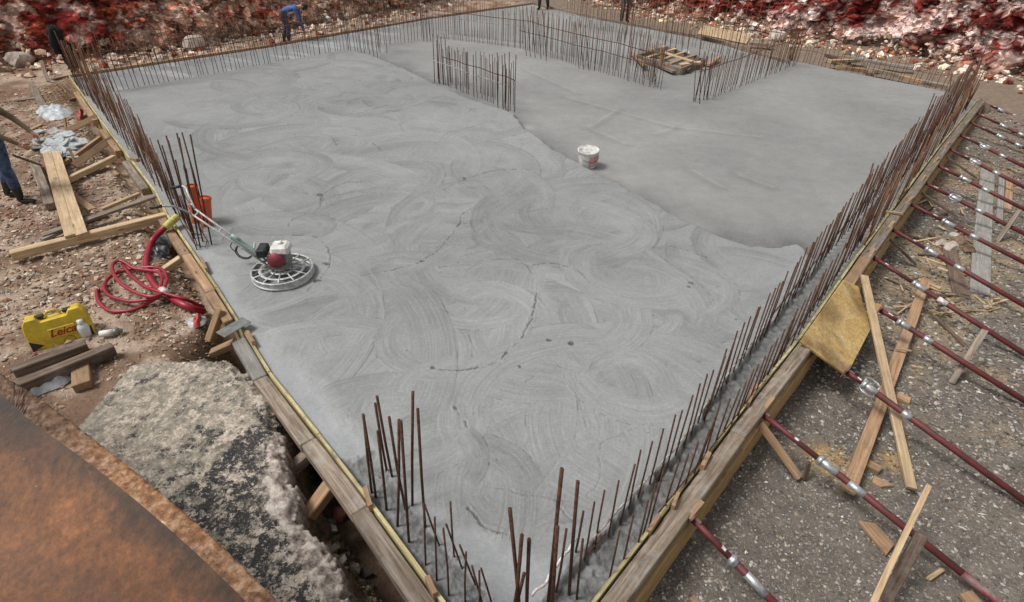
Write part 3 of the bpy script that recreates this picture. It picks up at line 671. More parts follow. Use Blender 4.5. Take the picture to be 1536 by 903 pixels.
I2 = [P(-700, 700, 1.5), P(-450, 720, 1.5), P(-250, 780, 1.5), P(-180, 830, 1.5), P(-60, 900, 1.5), P(60, 960, 1.5), P(200, 1050, 1.5), P(350, 1200, 1.5)]
o = strip([inner, [a_.lerp(b_, .5)+Vector((0, 0, -.01)) for a_, b_ in zip(inner, I2)], I2], 'face', M['rust'], ro)

# ------------------------------------------------------------------ formwork
def offset_line(pts, d):
    out = []
    for i_, p in enumerate(pts):
        t = (pts[min(i_+1, len(pts)-1)]-pts[max(i_-1, 0)]); t.z = 0; t.normalize(); out.append(p+Vector((t.y, -t.x, 0))*d)
    return out
def along(pts, n):
    L = [0]
    for a_, b_ in zip(pts[:-1], pts[1:]): L.append(L[-1]+(b_-a_).length)
    res = []
    for k in range(n):
        s_ = L[-1]*k/(n-1); i_ = max(j for j in range(len(L)-1) if L[j] <= s_+1e-9); u = (s_-L[i_])/(L[i_+1]-L[i_]); res.append(pts[i_].lerp(pts[i_+1], min(1, u)))
    return res
def resamp_px(px, pz, k): return [P(a_, b_, pz) for a_, b_ in px]
def formwork(px, sgn, label, walers, zt=.075, bot=-.5, panel_m='edge', ply_m='ply'):
    pts = [P(a_, b_, zt) for a_, b_ in px]
    root = empty('formwork', Vector((pts[0].x, pts[0].y, -.4)), 0, label, 'formwork'); inv = -root.location
    for i_, (a_, b_) in enumerate(zip(pts[:-1], pts[1:])):
        t = (b_-a_).normalized(); nn = Vector((t.y, -t.x, 0))*sgn
        o_ = nn*.014
        e = t*.004
        # yellow ply panel: thin on edge; top edge shows
        board('panel', a_+o_+inv+e, b_+o_+inv-e, .022, zt-bot, M[panel_m], parent=root, warp=.0015)
        for q_ in walers(i_, a_, b_):
            u0, u1, w_, dz, mt = q_
            p0 = a_.lerp(b_, u0); p1 = a_.lerp(b_, u1); oo = nn*(.035+w_/2+.004*(i_ % 2))
            board('waler', p0+oo+inv+Vector((0, 0, dz)), p1+oo+inv+Vector((0, 0, dz)), w_, .1, M[mt], parent=root, warp=.003)
        if sgn > 0:
            oo = nn*(.035+.009)
            board('side_sheet', a_+nn*.155+inv+Vector((0, 0, -.14))+e, b_+nn*.155+inv+Vector((0, 0, -.14))-e, .03, .3, M[ply_m], parent=root, warp=.002)
            board('lower_rail', a_+nn*.1+inv+Vector((0, 0, -.13))+e, b_+nn*.1+inv+Vector((0, 0, -.13))-e, .08, .08, M['old'], parent=root, warp=.002)
    return root
fr = formwork(RS, 1, 'long right hand timber formwork held by the row of red props', lambda i_, a_, b_: [(0.002, .998, .115, -.012, 'old' if i_ != 3 else 'tan')])
def lw(i_, a_, b_):
    if i_ <= 4: return [(0.002, .998, .115, -.02, 'old' if i_ != 4 else 'grey')]
    if i_ in (5,): return [(.35, .998, .09, -.02, 'tan')]
    if i_ in (6, 7): return [(.002, .998, .09, -.02, 'tan')]
    if i_ in (9,): return [(.15, .97, .1, -.03, 'old')]
    if i_ == 10: return [(.2, .75, .09, -.02, 'tan')]
    if i_ == 11: return [(.02, .6, .09, -.02, 'tan')]
    return []
fl = formwork(LS, -1, 'crooked left hand timber formwork between the flat rock, the lumber and the slab', lw)
# pegs and wedges nailed on the forms
def local_board(root, *a_, **k):
    pass
for (pa, pb, rt_, w_, t_) in (((546, 730), (556, 757), fl, .03, .05), ((641, 862), (652, 890), fl, .03, .05), ((975, 795), (988, 770), fr, .03, .05), ((1054, 698), (1065, 677), fr, .03, .05), ((1122, 603), (1135, 575), fr, .035, .06), ((1009, 757), (1019, 738), fr, .025, .04),
                              ((370, 495), (380, 512), fl, .03, .04), ((300, 385), (310, 402), fl, .025, .04), ((196, 236), (206, 238), fl, .05, .03), ((1350, 292), (1358, 282), fr, .03, .04), ((1300, 355), (1312, 342), fr, .03, .04)):
    board('peg', P(*pa, .11)-rt_.location, P(*pb, .115)-rt_.location, w_, t_+.04, M['tan'], parent=rt_)
for (a_, b_) in (((1033, 777), (1053, 750)), ((1143, 617), (1160, 594)), ((1300, 388), (1313, 372)), ((1330, 345), (1342, 330)), ((1357, 307), (1369, 294)), ((1378, 275), (1389, 262)), ((1398, 246), (1408, 235)), ((1414, 223), (1424, 212))):
    board('wedge', P(*a_, .05)-fr.location, P(*b_, .1)-fr.location, .035, .03, M['tan'], parent=fr)
# back edge boards
bk = empty('edge_board', P(400, 68, 0), 0, 'thin board edging the far left side of the slab below the cream rock', 'edge board')
for a_, b_ in zip(BK[:3], BK[1:4]):
    pa, pb = P(*a_, .06), P(*b_, .06); board('plank', pa-bk.location+Vector((.0, .03, 0)), pb-bk.location+Vector((0, .03, 0)), .04, .2, M['tan'], parent=bk, warp=.01)
bk = empty('edge_board', P(980, 40, 0), 0, 'dark board edging the far side of the slab behind the rebar thicket', 'edge board')
for a_, b_ in zip(BK[3:6], BK[4:7]):
    pa, pb = P(*a_, .08), P(*b_, .08); board('plank', pa-bk.location+Vector((0, .03, 0)), pb-bk.location+Vector((0, .03, 0)), .04, .2, M['old'], parent=bk, warp=.01)

# ------------------------------------------------------------------ rebar
bars = []      # (base, top, radius, label, group, material)
def row(px, n, h, label, group, dy=0., jit=.02, rad=.007, z0=.0, hv=.12, m='rebar', lean=.016, cluster=()):
    pts = [P(a_, b_, z0) for a_, b_ in px]
    ps = along(pts, n)
    for k, p in enumerate(ps):
        hh = (h(k/(n-1)) if callable(h) else h)*(1+random.uniform(-hv, hv)); p = p+Vector((random.gauss(0, jit), random.gauss(0, jit)+dy, 0))
        bars.append((p+Vector((0, 0, -.06)), p+Vector((random.gauss(0, lean)*hh, random.gauss(0, lean)*hh, hh)), rad, label, group, m))
def post(tp, bs, label, group, rad=.009, z0=.0, m='rebar'):
    b_ = P(bs[0], bs[1], z0); bars.append((b_+Vector((0, 0, -.05)), above(b_, *tp), rad, label, group, m))
L_A = ('thin upright rebar in the row along the front of the far left strip', 'starter bars along the far left strip')
row([(172, 142), (522, 78)], 58, 1.0, *L_A, rad=.0065)
row([(160, 116), (400, 74), (640, 34)], 84, .8, 'thin upright rebar in the row against the far left edge of the slab', 'starter bars along the far left edge', rad=.0065, m='rebar2')
row([(522, 78), (566, 88)], 9, 1.25, 'tall rebar in the short row closing the far left strip', 'tall bars at the end of the far left strip', rad=.008)
row([(540, 72), (580, 80)], 7, 1.25, 'tall rebar in the short row closing the far left strip', 'tall bars at the end of the far left strip', rad=.008)
L_C = ('thin upright rebar in the long far wall row crossing the back of the slab', 'starter bars of the long far wall')
row([(566, 69), (650, 56)], 18, .95, 'thin upright rebar between the far left strip and the long far wall', 'starter bars beside the far left strip')
row([(650, 56), (778, 72), (987, 134)], 84, .95, *L_C, rad=.0065); row([(668, 50), (798, 67), (985, 124)], 74, .95, *L_C, rad=.0065, m='rebar2')
for x_ in (636, 641, 646, 790, 796, 803, 812, 820, 869, 876, 884, 985): post((x_-6, 8+max(0, (x_-800)*.35)), (x_, 62+max(0, (x_-700)*.24)), 'taller rebar standing out of the long far wall row', 'tall bars of the long far wall', .009)
L_D = ('thin upright rebar in the middle of the short free standing row', 'bars of the short free standing row')
row([(656, 124), (768, 166)], 25, .78, *L_D, hv=.08); row([(664, 119), (770, 158)], 22, .78, *L_D, hv=.08)
for t_, b_ in (((649, 51), (652, 124)), ((656, 52), (660, 126)), ((661, 55), (666, 127)), ((667, 51), (672, 128)), ((655, 60), (657, 118)), ((746, 79), (747, 161)), ((753, 83), (755, 164)), ((757, 80), (759, 165)), ((764, 78), (762, 170)), ((774, 82), (772, 168))):
    post(t_, b_, 'tall rebar at an end of the short free standing row', 'tall bars at the ends of the short free standing row', .009)
L_E = ('thin upright rebar in the slanting row right of the timber box', 'bars of the slanting row right of the timber box')
row([(1044, 153), (1190, 90)], 34, .8, *L_E, hv=.1); row([(1062, 150), (1192, 98)], 30, .75, *L_E, hv=.1, m='rebar2')
for t_, b_ in (((1044, 92), (1041, 153)), ((1052, 90), (1050, 156)), ((1060, 84), (1056, 150)), ((1068, 80), (1062, 150)), ((1194, 20), (1184, 92)), ((1202, 15), (1188, 92)), ((1199, 22), (1186, 86))):
    post(t_, b_, 'tall rebar at an end of the slanting row right of the timber box', 'tall bars of the slanting row', .009)
L_F = ('thin rebar in the thicket behind the timber box', 'rebar thicket behind the timber box')
row([(868, 40), (980, 58), (1080, 80), (1190, 100)], 56, 1.1, *L_F, m='rebar2', hv=.3, rad=.0065); row([(850, 22), (940, 36), (1050, 60)], 50, 1.0, *L_F, m='rebar2', hv=.25, rad=.0065)
row([(985, 132), (960, 105), (930, 85)], 14, 1.0, *L_F, hv=.3); row([(1042, 150), (1075, 112), (1110, 85)], 14, 1.0, *L_F, hv=.3)
for x_ in (930, 940, 948, 1000, 1008, 1016, 1026, 1034, 1052): post((x_+6, -14+RNG.uniform(0, 25)), (x_-4, 62+(x_-930)*.25), 'very tall rebar rising out of the thicket behind the timber box', 'very tall bars behind the timber box', .011, m='rebar2')
row([(1192, 92), (1420, 137)], 36, .48, 'short thin rebar in the row along the far right edge of the slab', 'short bars along the far right edge', rad=.006, hv=.15)
L_H = ('upright rebar in the inner row of the right formwork wall', 'inner row of bars along the right formwork')
row(IN_R[1:], 112, lambda u: .58+.27*u, *L_H, rad=.0065, jit=.006, hv=.05, z0=.03, lean=.012)
OUT2 = [(1290, 376), (1345, 303), (1412, 214), (1452, 154)]
row(OUT2, 60, .72, 'rusty upright rebar squeezed between the far right formwork and the other bars', 'bars squeezed against the far right formwork', rad=.0064, jit=.02, hv=.12, m='rebar2')
OUT_R = [(915, 865), (985, 782), (1110, 625), (1206, 485), (1279, 378), (1336, 290), (1399, 210), (1444, 154)]
row(OUT_R, 112, lambda u: .5+.3*u, 'upright rebar in the outer row of the right formwork wall', 'outer row of bars along the right formwork', rad=.0064, jit=.008, hv=.06, lean=.015)
for t_, b_ in (((1310, 245), (1270, 372)), ((1318, 257), (1281, 372)), ((1325, 252), (1290, 362)), ((1402, 140), (1365, 232)), ((1405, 144), (1371, 225)), ((1480, 68), (1452, 150)), ((1472, 72), (1456, 146)), ((1462, 120), (1448, 165)), ((1470, 125), (1450, 160)), ((1428, 110), (1420, 165))):
    post(t_, b_, 'taller rebar standing up out of the right formwork wall rows', 'taller bars of the right formwork wall', .009)
L_I = ('slim rebar in the dense row along the far part of the left formwork', 'dense row of bars along the left formwork')
row([(128, 140), (165, 188), (205, 240), (250, 300)], 46, lambda u: 1.0-.25*u, *L_I, rad=.0065, m='rebar2', jit=.015); row([(138, 138), (175, 182), (218, 236), (262, 305)], 46, lambda u: 1.0-.25*u, *L_I, rad=.0065, m='rebar2', jit=.015)
row([(115, 128), (135, 138), (172, 142)], 12, .95, *L_I, m='rebar2')
row([(255, 305), (282, 345), (300, 378)], 13, .6, 'shorter rebar crowded under the trowel handle', 'short bars under the trowel handle', rad=.0065)
Z4 = 4.106
for t_, b_ in (((970, 122), (1130, 600)), ((997, 155), (1150, 640)), ((1023, 97), (1190, 690)), ((1035, 125), (1205, 740)), ((1080, 245), (1200, 760)), ((1088, 80), (1240, 720)), ((1102, 108), (1235, 810)), ((1120, 76), (1275, 640)), ((1130, 280), (1255, 780)), ((1172, 90), (1308, 800)), ((1168, 250), (1270, 690)), ((1145, 300), (1215, 700)), ((985, 260), (1100, 640)), ((1010, 240), (1120, 560))):
    post((t_[0]/Z4, 180+t_[1]/Z4), (b_[0]/Z4, 180+b_[1]/Z4), 'tall dark rebar in the column cluster behind the trowel handle', 'column cluster behind the trowel handle', .009)
Zc = 2.633
for t_, b_ in (((170, 162), (220, 490)), ((172, 165), (203, 470)), ((218, 118), (268, 408)), ((225, 90), (290, 430)), ((228, 228), (262, 540)), ((273, 172), (340, 540)), ((312, 183), (303, 605)), ((320, 188), (350, 668)), ((367, 72), (363, 535)), ((386, 140), (416, 620))):
    post((480+t_[0]/Zc, 560+t_[1]/Zc), (480+b_[0]/Zc, 560+b_[1]/Zc), 'tall brown rebar in the cluster at the near end of the left formwork', 'tall bars at the near left end', .0098)
for t_, b_ in (((410, 515), (416, 755)), ((412, 515), (480, 690)), ((453, 567), (460, 815)), ((487, 612), (508, 875)), ((498, 595), (570, 780)), ((515, 507), (532, 740)), ((552, 678), (625, 845)), ((577, 705), (573, 903)), ((629, 780), (628, 953)), ((636, 770), (690, 930)), ((600, 760), (650, 920))):
    post((480+t_[0]/Zc, 560+t_[1]/Zc), (480+b_[0]/Zc, 560+b_[1]/Zc), 'short rebar in the near left row running to the corner', 'short bars of the near left row', .0065)
for t_, b_ in (((750, 535), (796, 1000)), ((797, 638), (750, 1010)), ((826, 655), (816, 1000)), ((806, 790), (765, 960)), ((955, 377), (895, 960)), ((938, 605), (905, 1000)), ((1018, 427), (985, 870)), ((935, 615), (915, 960))):
    post((480+t_[0]/Zc, 560+t_[1]/Zc), (480+b_[0]/Zc, 560+b_[1]/Zc), 'thick tall rebar at the near corner of the slab', 'thick bars at the near corner', .011)
for t_, b_ in (((973, 615), (930, 870)), ((1040, 545), (1003, 730)), ((1038, 655), (1015, 890))):
    post((480+t_[0]/Zc, 560+t_[1]/Zc), (480+b_[0]/Zc, 560+b_[1]/Zc), *L_H, rad=.008)
def bar_shape(mb, a_, b_, r_, n):
    L = b_-a_; bend = Vector((random.gauss(0, .004), random.gauss(0, .004), 0))*L.length
    mb.tube([a_, a_+L*.5+bend, b_], r_*.9, n)
bars.sort(key=lambda q_: -(pix((q_[0]+q_[1])/2)[1]*0+F/pix(q_[0])[2])*(q_[1]-q_[0]).length)
print('bars', len(bars))
for q_ in bars[:300]:
    a_, b_, r_, lab, grp, m_ = q_; mb = MB(); bar_shape(mb, Vector((0, 0, 0)), b_-a_, r_, 7)
    tag(mb.build('rebar', M[m_], loc=a_), lab, 'rebar', grp)
mb = MB()
for q_ in bars[300:]:
    a_, b_, r_, lab, grp, m_ = q_; bar_shape(mb, a_, b_, r_, 5)
    mb.m[-7:] = [0 if m_ == 'rebar' else 1]*7
    k = 5*2+2; mb.m[-k:] = [0 if m_ == 'rebar' else 1]*k
if mb.v: tag(mb.build('rebar', [M['rebar'], M['rebar2']]), 'hundreds of thin rusty rebars standing in rows across the far part of the slab', 'rebar', kind='stuff')
# horizontal tie bars
def tie(pts, z0, r_, label, m='tie', cat='tie bar', sag=.01):
    ps = [P(a_, b_, 0)+Vector((0, 0, z0)) for a_, b_ in pts]; ps = along(ps, 4+len(pts)*3)
    ps = [p+Vector((0, 0, random.gauss(0, sag))) for p in ps]; c = ps[0].copy(); mb = MB(); mb.tube([p-c for p in ps], r_, 6); tag(mb.build('tie_bar', M[m], loc=c), label, cat)
tie(IN_R[1:6], .16, .007, 'cement splashed tie bar along the near half of the right wall bars')
tie(IN_R[5:], .2, .007, 'rusty tie bar along the far half of the right wall bars', 'rebar')
tie(IN_R[1:6], .03, .007, 'dirty lower tie bar along the foot of the near right wall bars', 'rebar')
tie(OUT_R[1:], .1, .006, 'rusty tie bar along the outer row of right wall bars', 'rebar')
tie([(652, 124), (772, 168)], .45, .008, 'upper pale tie bar on the front of the short free standing row')
tie([(664, 119), (772, 158)], .48, .008, 'brown tie bar on the back of the short free standing row', 'rebar')
tie([(172, 142), (522, 78)], .62, .006, 'rusty tie bar along the front of the far left strip', 'rebar')
tie([(160, 116), (640, 34)], .5, .007, 'rusty tie bar along the far left edge', 'rebar2')
tie([(566, 69), (650, 56), (778, 72)], .55, .007, 'pale tie bar along the left half of the long far wall')
tie([(650, 56), (778, 72), (987, 134)], .7, .008, 'upper brown tie bar of the long far wall', 'rebar')
tie([(778, 72), (987, 134)], .45, .007, 'lower brown tie bar of the long far wall', 'rebar')
tie([(1040, 150), (1190, 90)], .55, .008, 'dark tie bar along the slanting row right of the timber box', 'rebar')
tie([(868, 40), (980, 58), (1190, 100)], .7, .008, 'rusty tie bar across the thicket behind the timber box', 'rebar2')
tie([(1192, 92), (1420, 137)], .3, .006, 'thin tie bar along the short bars of the far right edge', 'rebar2')
tie([(130, 140), (250, 300)], .5, .007, 'rusty tie bar through the dense left row', 'rebar2')
for k, dz in enumerate((.08, .25)):
    tie([(262, 318), (300, 385), (318, 378), (285, 318)], dz, .005, 'lower square stirrup round the column cluster' if k == 0 else 'upper square stirrup round the column cluster', 'rebar', 'stirrup')
tie([(796, 915), (815, 900), (826, 880), (860, 833)], .17, .009, 'short white tie bar poking out at the near corner', 'whitep')

# ------------------------------------------------------------------ red push-pull props
PR = [((1471, 152), (1545, 185), [(.35, .5), (.75, .9)]), ((1459, 167), (1545, 208), [(.48, .62), (.8, .92)]), ((1450, 181), (1545, 226), [(.48, .62), (.77, .88)]), ((1435, 200), (1545, 254), [(.33, .46), (.6, .69)]), ((1419, 221), (1545, 285), [(.3, .43), (.58, .66)]),
      ((1402, 246), (1545, 318), [(.28, .4), (.52, .6)]), ((1383, 272), (1545, 355), [(.27, .38), (.52, .6)]), ((1364, 305), (1545, 398), [(.29, .4), (.53, .6)]), ((1337, 343), (1545, 463), [(.27, .37), (.49, .56)]), ((1309, 385), (1545, 536), [(.28, .37), (.45, .51)]),
      ((1321, 465), (1545, 606), [(.12, .21), (.31, .37)]), ((1271, 558), (1545, 757), [(.09, .18), (.33, .38)]), ((1144, 621), (1500, 905), [(.27, .36), (.41, .48)]), ((1039, 778), (1215, 960), [(.33, .39), (.47, .64)])]
ordn = ['farthest', 'second farthest', 'third farthest', 'fourth farthest', 'fifth farthest', 'sixth farthest', 'seventh farthest', 'eighth farthest', 'ninth farthest', 'fifth nearest', 'fourth nearest', 'third nearest', 'second nearest', 'nearest']
extra = {10: ' starting right of the yellow sheet', 11: ' coming from under the yellow sheet', 12: ' crossing the tan plank', 13: ' cut by the bottom of the photo', 9: ' over the tan plank', 4: ' with a bright handled nut'}
for i_, (a_, b_, cl) in enumerate(PR):
    A = P(a_[0], a_[1], .0); Bp = P(b_[0], b_[1], -.36+(.08 if i_ < 9 else 0)); ext = .5 if i_ not in (12, 13) else .15; Bq = Bp+(Bp-A).normalized()*ext; Bq.z = Bp.z-.02
    Rr = frame(A, Bp); L = (Bp-A).length; Lx = (Bq-A).length
    root = empty('prop', A, 0, 'red steel prop, %s along the right formwork%s' % (ordn[i_], extra.get(i_, '')), 'prop', 'red steel props bracing the right formwork')
    root.matrix_world = Matrix.Translation(A) @ Rr.to_4x4()
    s0 = cl[0][0]*L
    mb = MB(); mb.tube([(0, 0, 0), (s0, 0, 0)], .0215, 12); mb.build('inner_tube', M['red'], root)
    mb = MB(); mb.tube([(s0, 0, 0), (Lx*.8, 0, 0)], .027, 12); mb.tube([(Lx*.8, 0, 0), (Lx, 0, 0)], .0275, 12, 1); mb.build('outer_tube', [M['red'], M['redrust']], root)
    mb = MB(); mb.tube([(cl[0][0]*L, 0, 0), (cl[0][1]*L, 0, 0)], .032, 14); mb.tube([(cl[0][0]*L+.01, 0, 0), (cl[0][0]*L+.035, 0, 0)], .043, 14); col_ = mb.build('collar', M['zinc'], root)
    if i_ in (3, 4, 6, 11):
        mb = MB(); c0 = (cl[0][0]+cl[0][1])/2*L; lp = [(c0-.06, .03, 0), (c0-.06, .09, .01), (c0-.03, .11, .01), (c0+.03, .11, .01), (c0+.06, .09, .01), (c0+.06, .03, 0)]
        mb.tube(lp, .006, 6); mb.tube([(x_, -y_, z_) for x_, y_, z_ in lp], .006, 6); mb.build('handle', M['zinc'], col_)
    mb = MB(); mb.tube([(cl[1][0]*L, 0, 0), (cl[1][1]*L, 0, 0)], .029, 12); mb.build('sleeve', M['zinc'] if i_ != 9 else M['whitep'], root)
    mb = MB()
    u = random.uniform(.3, .8)*s0; c_ = random.uniform(.03, .06); n_ = 9
    mb.add([((u+c_*random.uniform(-.15, .15)+c_*(q_ % 2)), .0222*math.cos(.5+q_//2*.2), .0222*math.sin(.5+q_//2*.2)) for q_ in range(2*n_)], [(2*q_, 2*q_+1, 2*q_+3, 2*q_+2) for q_ in range(n_-1)], 0, True)
    mb.build('paint_mark', M['whitep'], root)
    mb = MB(); mb.box((-.012, 0, 0), (.012, .1, .1)); mb.box((.02, 0, .0), (.06, .02, .06)); mb.build('head_plate', M['dark'] if False else M['redrust'], root)

# ------------------------------------------------------------------ lumber: (name,label,cat,px a,px b,z a,z b,width,thick,mat,kw)   z None = on the ground
def lay(name, label, a_, b_, w_, t_, m, za=None, zb=None, cat='plank', **k):
    A = G(a_[0], a_[1], t_) if za is None else P(a_[0], a_[1], za); Bp = G(b_[0], b_[1], t_) if zb is None else P(b_[0], b_[1], zb)
    return board(name, A, Bp, w_, t_, M[m], label, cat, **k)
# left side
lay('timber', 'long pale squared timber nearest to the red hose', (14, 378), (250, 318), .1, .1, 'new', .04, .05, 'timber')
lay('plank', 'left one of the pair of clean pale planks near the standing worker', (70, 228), (105, 352), .11, .03, 'new', .05, .085)
lay('plank', 'right one of the pair of clean pale planks near the standing worker', (83, 227), (122, 350), .12, .03, 'new', .05, .09)
lay('timber', 'thick scuffed timber lying beside the worker boots', (50, 243), (74, 305), .12, .09, 'old', cat='timber')
lay('plank', 'short tan plank on the earth right of the pale pair', (104, 288), (138, 313), .09, .03, 'tan')
lay('timber', 'straight pale timber bracing the form below the wavy board', (98, 268), (170, 232), .08, .08, 'new', .0, .03, 'timber')
lay('plank', 'wavy edged brown board leaning on the left form', (112, 248), (170, 206), .1, .03, 'tan', -.02, .06, roll=.9)
lay('timber', 'narrow timber above the wavy board', (92, 244), (150, 204), .06, .06, 'tan', -.02, .03, 'timber')
lay('plank', 'dark brown board leaning towards the far left form', (100, 196), (147, 174), .1, .025, 'tan', -.02, .08, roll=.8)
lay('stake', 'small upright stake beside the grey flagstones', (104, 222), (116, 254), .035, .035, 'tan', .16, -.1, 'stake')
lay('stake', 'thin upright stake above the white sack', (96, 176), (99, 196), .03, .03, 'tan', .15, -.05, 'stake')
lay('stake', 'upright weathered stake near the steel mesh', (62, 90), (72, 122), .06, .03, 'old', .3, -.05, 'stake')
lay('plank', 'grey board lying diagonally left of the steel mesh', (45, 122), (66, 160), .12, .03, 'old')
lay('plank', 'short board lying flat beyond the steel mesh', (78, 118), (104, 112), .1, .03, 'tan')
lay('timber', 'rough timber under the far end of the left form', (122, 152), (137, 170), .09, .08, 'tan', .0, .02, 'timber')
lay('plank', 'weathered twisted plank running up to the left form', (62, 352), (232, 292), .1, .03, 'old', -.05, .08)
lay('plank', 'narrow pale plank behind the weathered twisted one', (152, 312), (208, 288), .06, .04, 'new', -.03, .03)
lay('plank', 'short grey plank end poking from under the pale pair', (62, 358), (96, 342), .07, .04, 'grey')
lay('timber', 'tan timber strut under the black plastic sheet', (240, 405), (268, 384), .07, .07, 'new', -.08, .02, 'timber')
lay('timber', 'short upright tan block leaning on the left form near the steel float', (326, 464), (310, 512), .07, .07, 'tan', .12, -.12, 'timber')
lay('timber', 'short tan strut left of the hollow by the form', (314, 526), (348, 512), .09, .06, 'tan', -.08, .0, 'timber')
lay('timber', 'dark tan strut in the trench, the upper of two', (430, 702), (462, 676), .08, .08, 'old', -.2, -.08, 'timber')
lay('timber', 'dark tan strut in the trench, the lower of two', (456, 772), (494, 722), .1, .09, 'tan', -.2, -.08, 'timber')
lay('timber', 'long dark square timber below the yellow case', (16, 577), (168, 516), .1, .1, 'dark', .06, .03, 'timber')
lay('timber', 'shorter dark timber touching the yellow case', (16, 552), (128, 512), .09, .09, 'dark', .03, .02, 'timber')
lay('timber', 'tan block under the long dark timber', (122, 574), (118, 543), .13, .08, 'tan', -.02, -.02, 'timber')
# right side
lay('plank', 'long clean pale plank leaning over the props', (1297, 412), (1369, 732), .075, .03, 'new', .12, -.33)
lay('plank', 'tan plank lying across under the props with a chip on it', (1390, 418), (1273, 735), .1, .03, 'tan', -.28, -.3)
lay('plank', 'wide grey scaffold plank standing out among the props', (1482, 252), (1470, 440), .2, .04, 'grey')
lay('plank', 'narrow pale plank right of the wide grey plank', (1502, 262), (1500, 330), .08, .04, 'grey')
lay('plank', 'short brown plank beyond the narrow pale one', (1514, 268), (1512, 312), .1, .03, 'tan')
lay('plank', 'dark splintered board left of the wide grey plank', (1425, 372), (1442, 440), .17, .04, 'dark')
lay('post', 'short round post leaning near the kindling', (1477, 494), (1428, 575), .055, .055, 'old', .0, -.4, 'post')
lay('post', 'short post at the right edge beside the narrow planks', (1530, 314), (1496, 362), .05, .05, 'old', .0, -.4, 'post')
lay('post', 'stout dark post crossing the second nearest prop', (1383, 802), (1330, 905), .07, .07, 'dark', .05, -.35, 'post')
lay('stick', 'long pale stick leaning on the stout dark post', (1393, 727), (1312, 905), .035, .03, 'new', .02, .02, 'stick')
lay('stake', 'tan brace running from the right form down to its stake', (1142, 634), (1202, 716), .05, .035, 'tan', -.02, -.36, 'stake')
lay('stake', 'small dark stake holding the tan brace', (1212, 692), (1206, 716), .035, .03, 'dark', -.25, -.4, 'stake')
lay('brace', 'dark brace below the ninth farthest prop', (1330, 352), (1376, 396), .04, .03, 'dark', -.05, -.36, 'brace')
lay('brace', 'dark brace below the seventh farthest prop', (1376, 284), (1435, 322), .04, .03, 'dark', -.05, -.3, 'brace')
lay('brace', 'dark brace below the fifth farthest prop', (1417, 232), (1466, 266), .04, .03, 'dark', -.05, -.3, 'brace')
lay('stick', 'thin dark stick left of the short round post', (1403, 472), (1454, 524), .03, .03, 'dark', cat='stick')
lay('plank', 'dark board standing behind the farthest prop', (1480, 155), (1468, 186), .16, .03, 'dark', .0, -.35)
lay('block', 'small tan wood block right of the pale leaning plank', (1346, 592), (1366, 600), .09, .05, 'tan', cat='wood block')
lay('block', 'wood offcut beside the end of the tan plank', (1302, 692), (1322, 704), .07, .05, 'tan', cat='wood block')
lay('block', 'triangular wood offcut nearest the zinc sleeve', (1310, 718), (1332, 728), .07, .03, 'tan', cat='wood block', cut1=.08)
lay('plank', 'short brown board lying below the second nearest prop', (1300, 782), (1336, 824), .11, .025, 'tan', cut0=.05, cut1=-.05)
lay('stick', 'small pale stick right of the stout dark post', (1392, 867), (1416, 853), .03, .02, 'new', cat='stick')
lay('plank', 'broken board at the bottom right edge of the gravel', (1448, 888), (1470, 912), .1, .03, 'tan')
lay('stick', 'little stick lying across the tan plank', (1344, 522), (1367, 525), .02, .015, 'new', -.24, -.24, 'stick')
lay('block', 'light chip of wood between the pale plank and the round post', (1368, 548), (1384, 551), .04, .02, 'new', cat='wood block')
lay('stick', 'light peg bridging the right form', (1326, 315), (1355, 320), .025, .025, 'new', .1, .1, 'stick')
lay('plank', 'tan offcut jutting out below the nearest prop', (1036, 895), (1052, 912), .06, .03, 'tan')
# kindling
kp_ = [(1440+random.uniform(-25, 60), 455+random.uniform(-22, 18)) for _ in range(16)]+[(1432+random.uniform(-45, 25), 385+random.uniform(-20, 22)) for _ in range(16)]+[(1390+random.uniform(-30, 60), 330+random.uniform(-30, 30)) for _ in range(14)]+[(1395+random.uniform(-60, 10), 440+random.uniform(-25, 30)) for _ in range(8)]
for i_, (a_, b_) in enumerate(kp_):
    p = G(a_, b_, .03); an = random.uniform(0, 3.14); L = random.uniform(.06, .2); v = Vector((math.cos(an), math.sin(an), random.uniform(-.15, .15)))*L
    dark_ = i_ % 3 == 0
    g_ = ('splinters by the end of the grey plank' if i_ < 16 else 'splinters on the rock heap' if i_ < 32 else 'splinters under the middle props' if i_ < 46 else 'splinters beside the tan plank')
    board('splinter', p-v, p+v, random.uniform(.015, .035), .012, M['dark' if dark_ else 'new'], ('dark' if dark_ else 'pale')+' wood splinter, one of the '+g_, 'splinter', ('dark ' if dark_ else 'pale ')+g_)
# rocks heap among props and in trench
def rock(p, s_, colr, label, name='rock', cat='rock', grp=None, flat=.7):
    bm = bmesh.new(); bmesh.ops.create_icosphere(bm, subdivisions=3, radius=1)
    sd_ = random.random()*99
    from mathutils import noise as mn
    pl = [Vector((random.gauss(0, 1), random.gauss(0, 1), random.gauss(0, 1))).normalized() for _ in range(9)]
    for v in bm.verts:
        c_ = v.co.copy()
        for n_ in pl:
            d_ = c_.dot(n_)-.68
            if d_ > 0: c_ -= n_*d_
        c_ *= 1+.12*mn.noise(c_*2.5+Vector((sd_, 0, 0))); v.co = Vector((c_.x*s_, c_.y*s_*.8, c_.z*s_*flat))
    me = bpy.data.meshes.new(name); bm.to_mesh(me); bm.free(); me.materials.append(colr); o = bpy.data.objects.new(name, me); link(o); o.location = p; o.rotation_euler = (random.uniform(-.3, .3), random.uniform(-.3, .3), random.uniform(0, 6)); return tag(o, label, cat, grp)
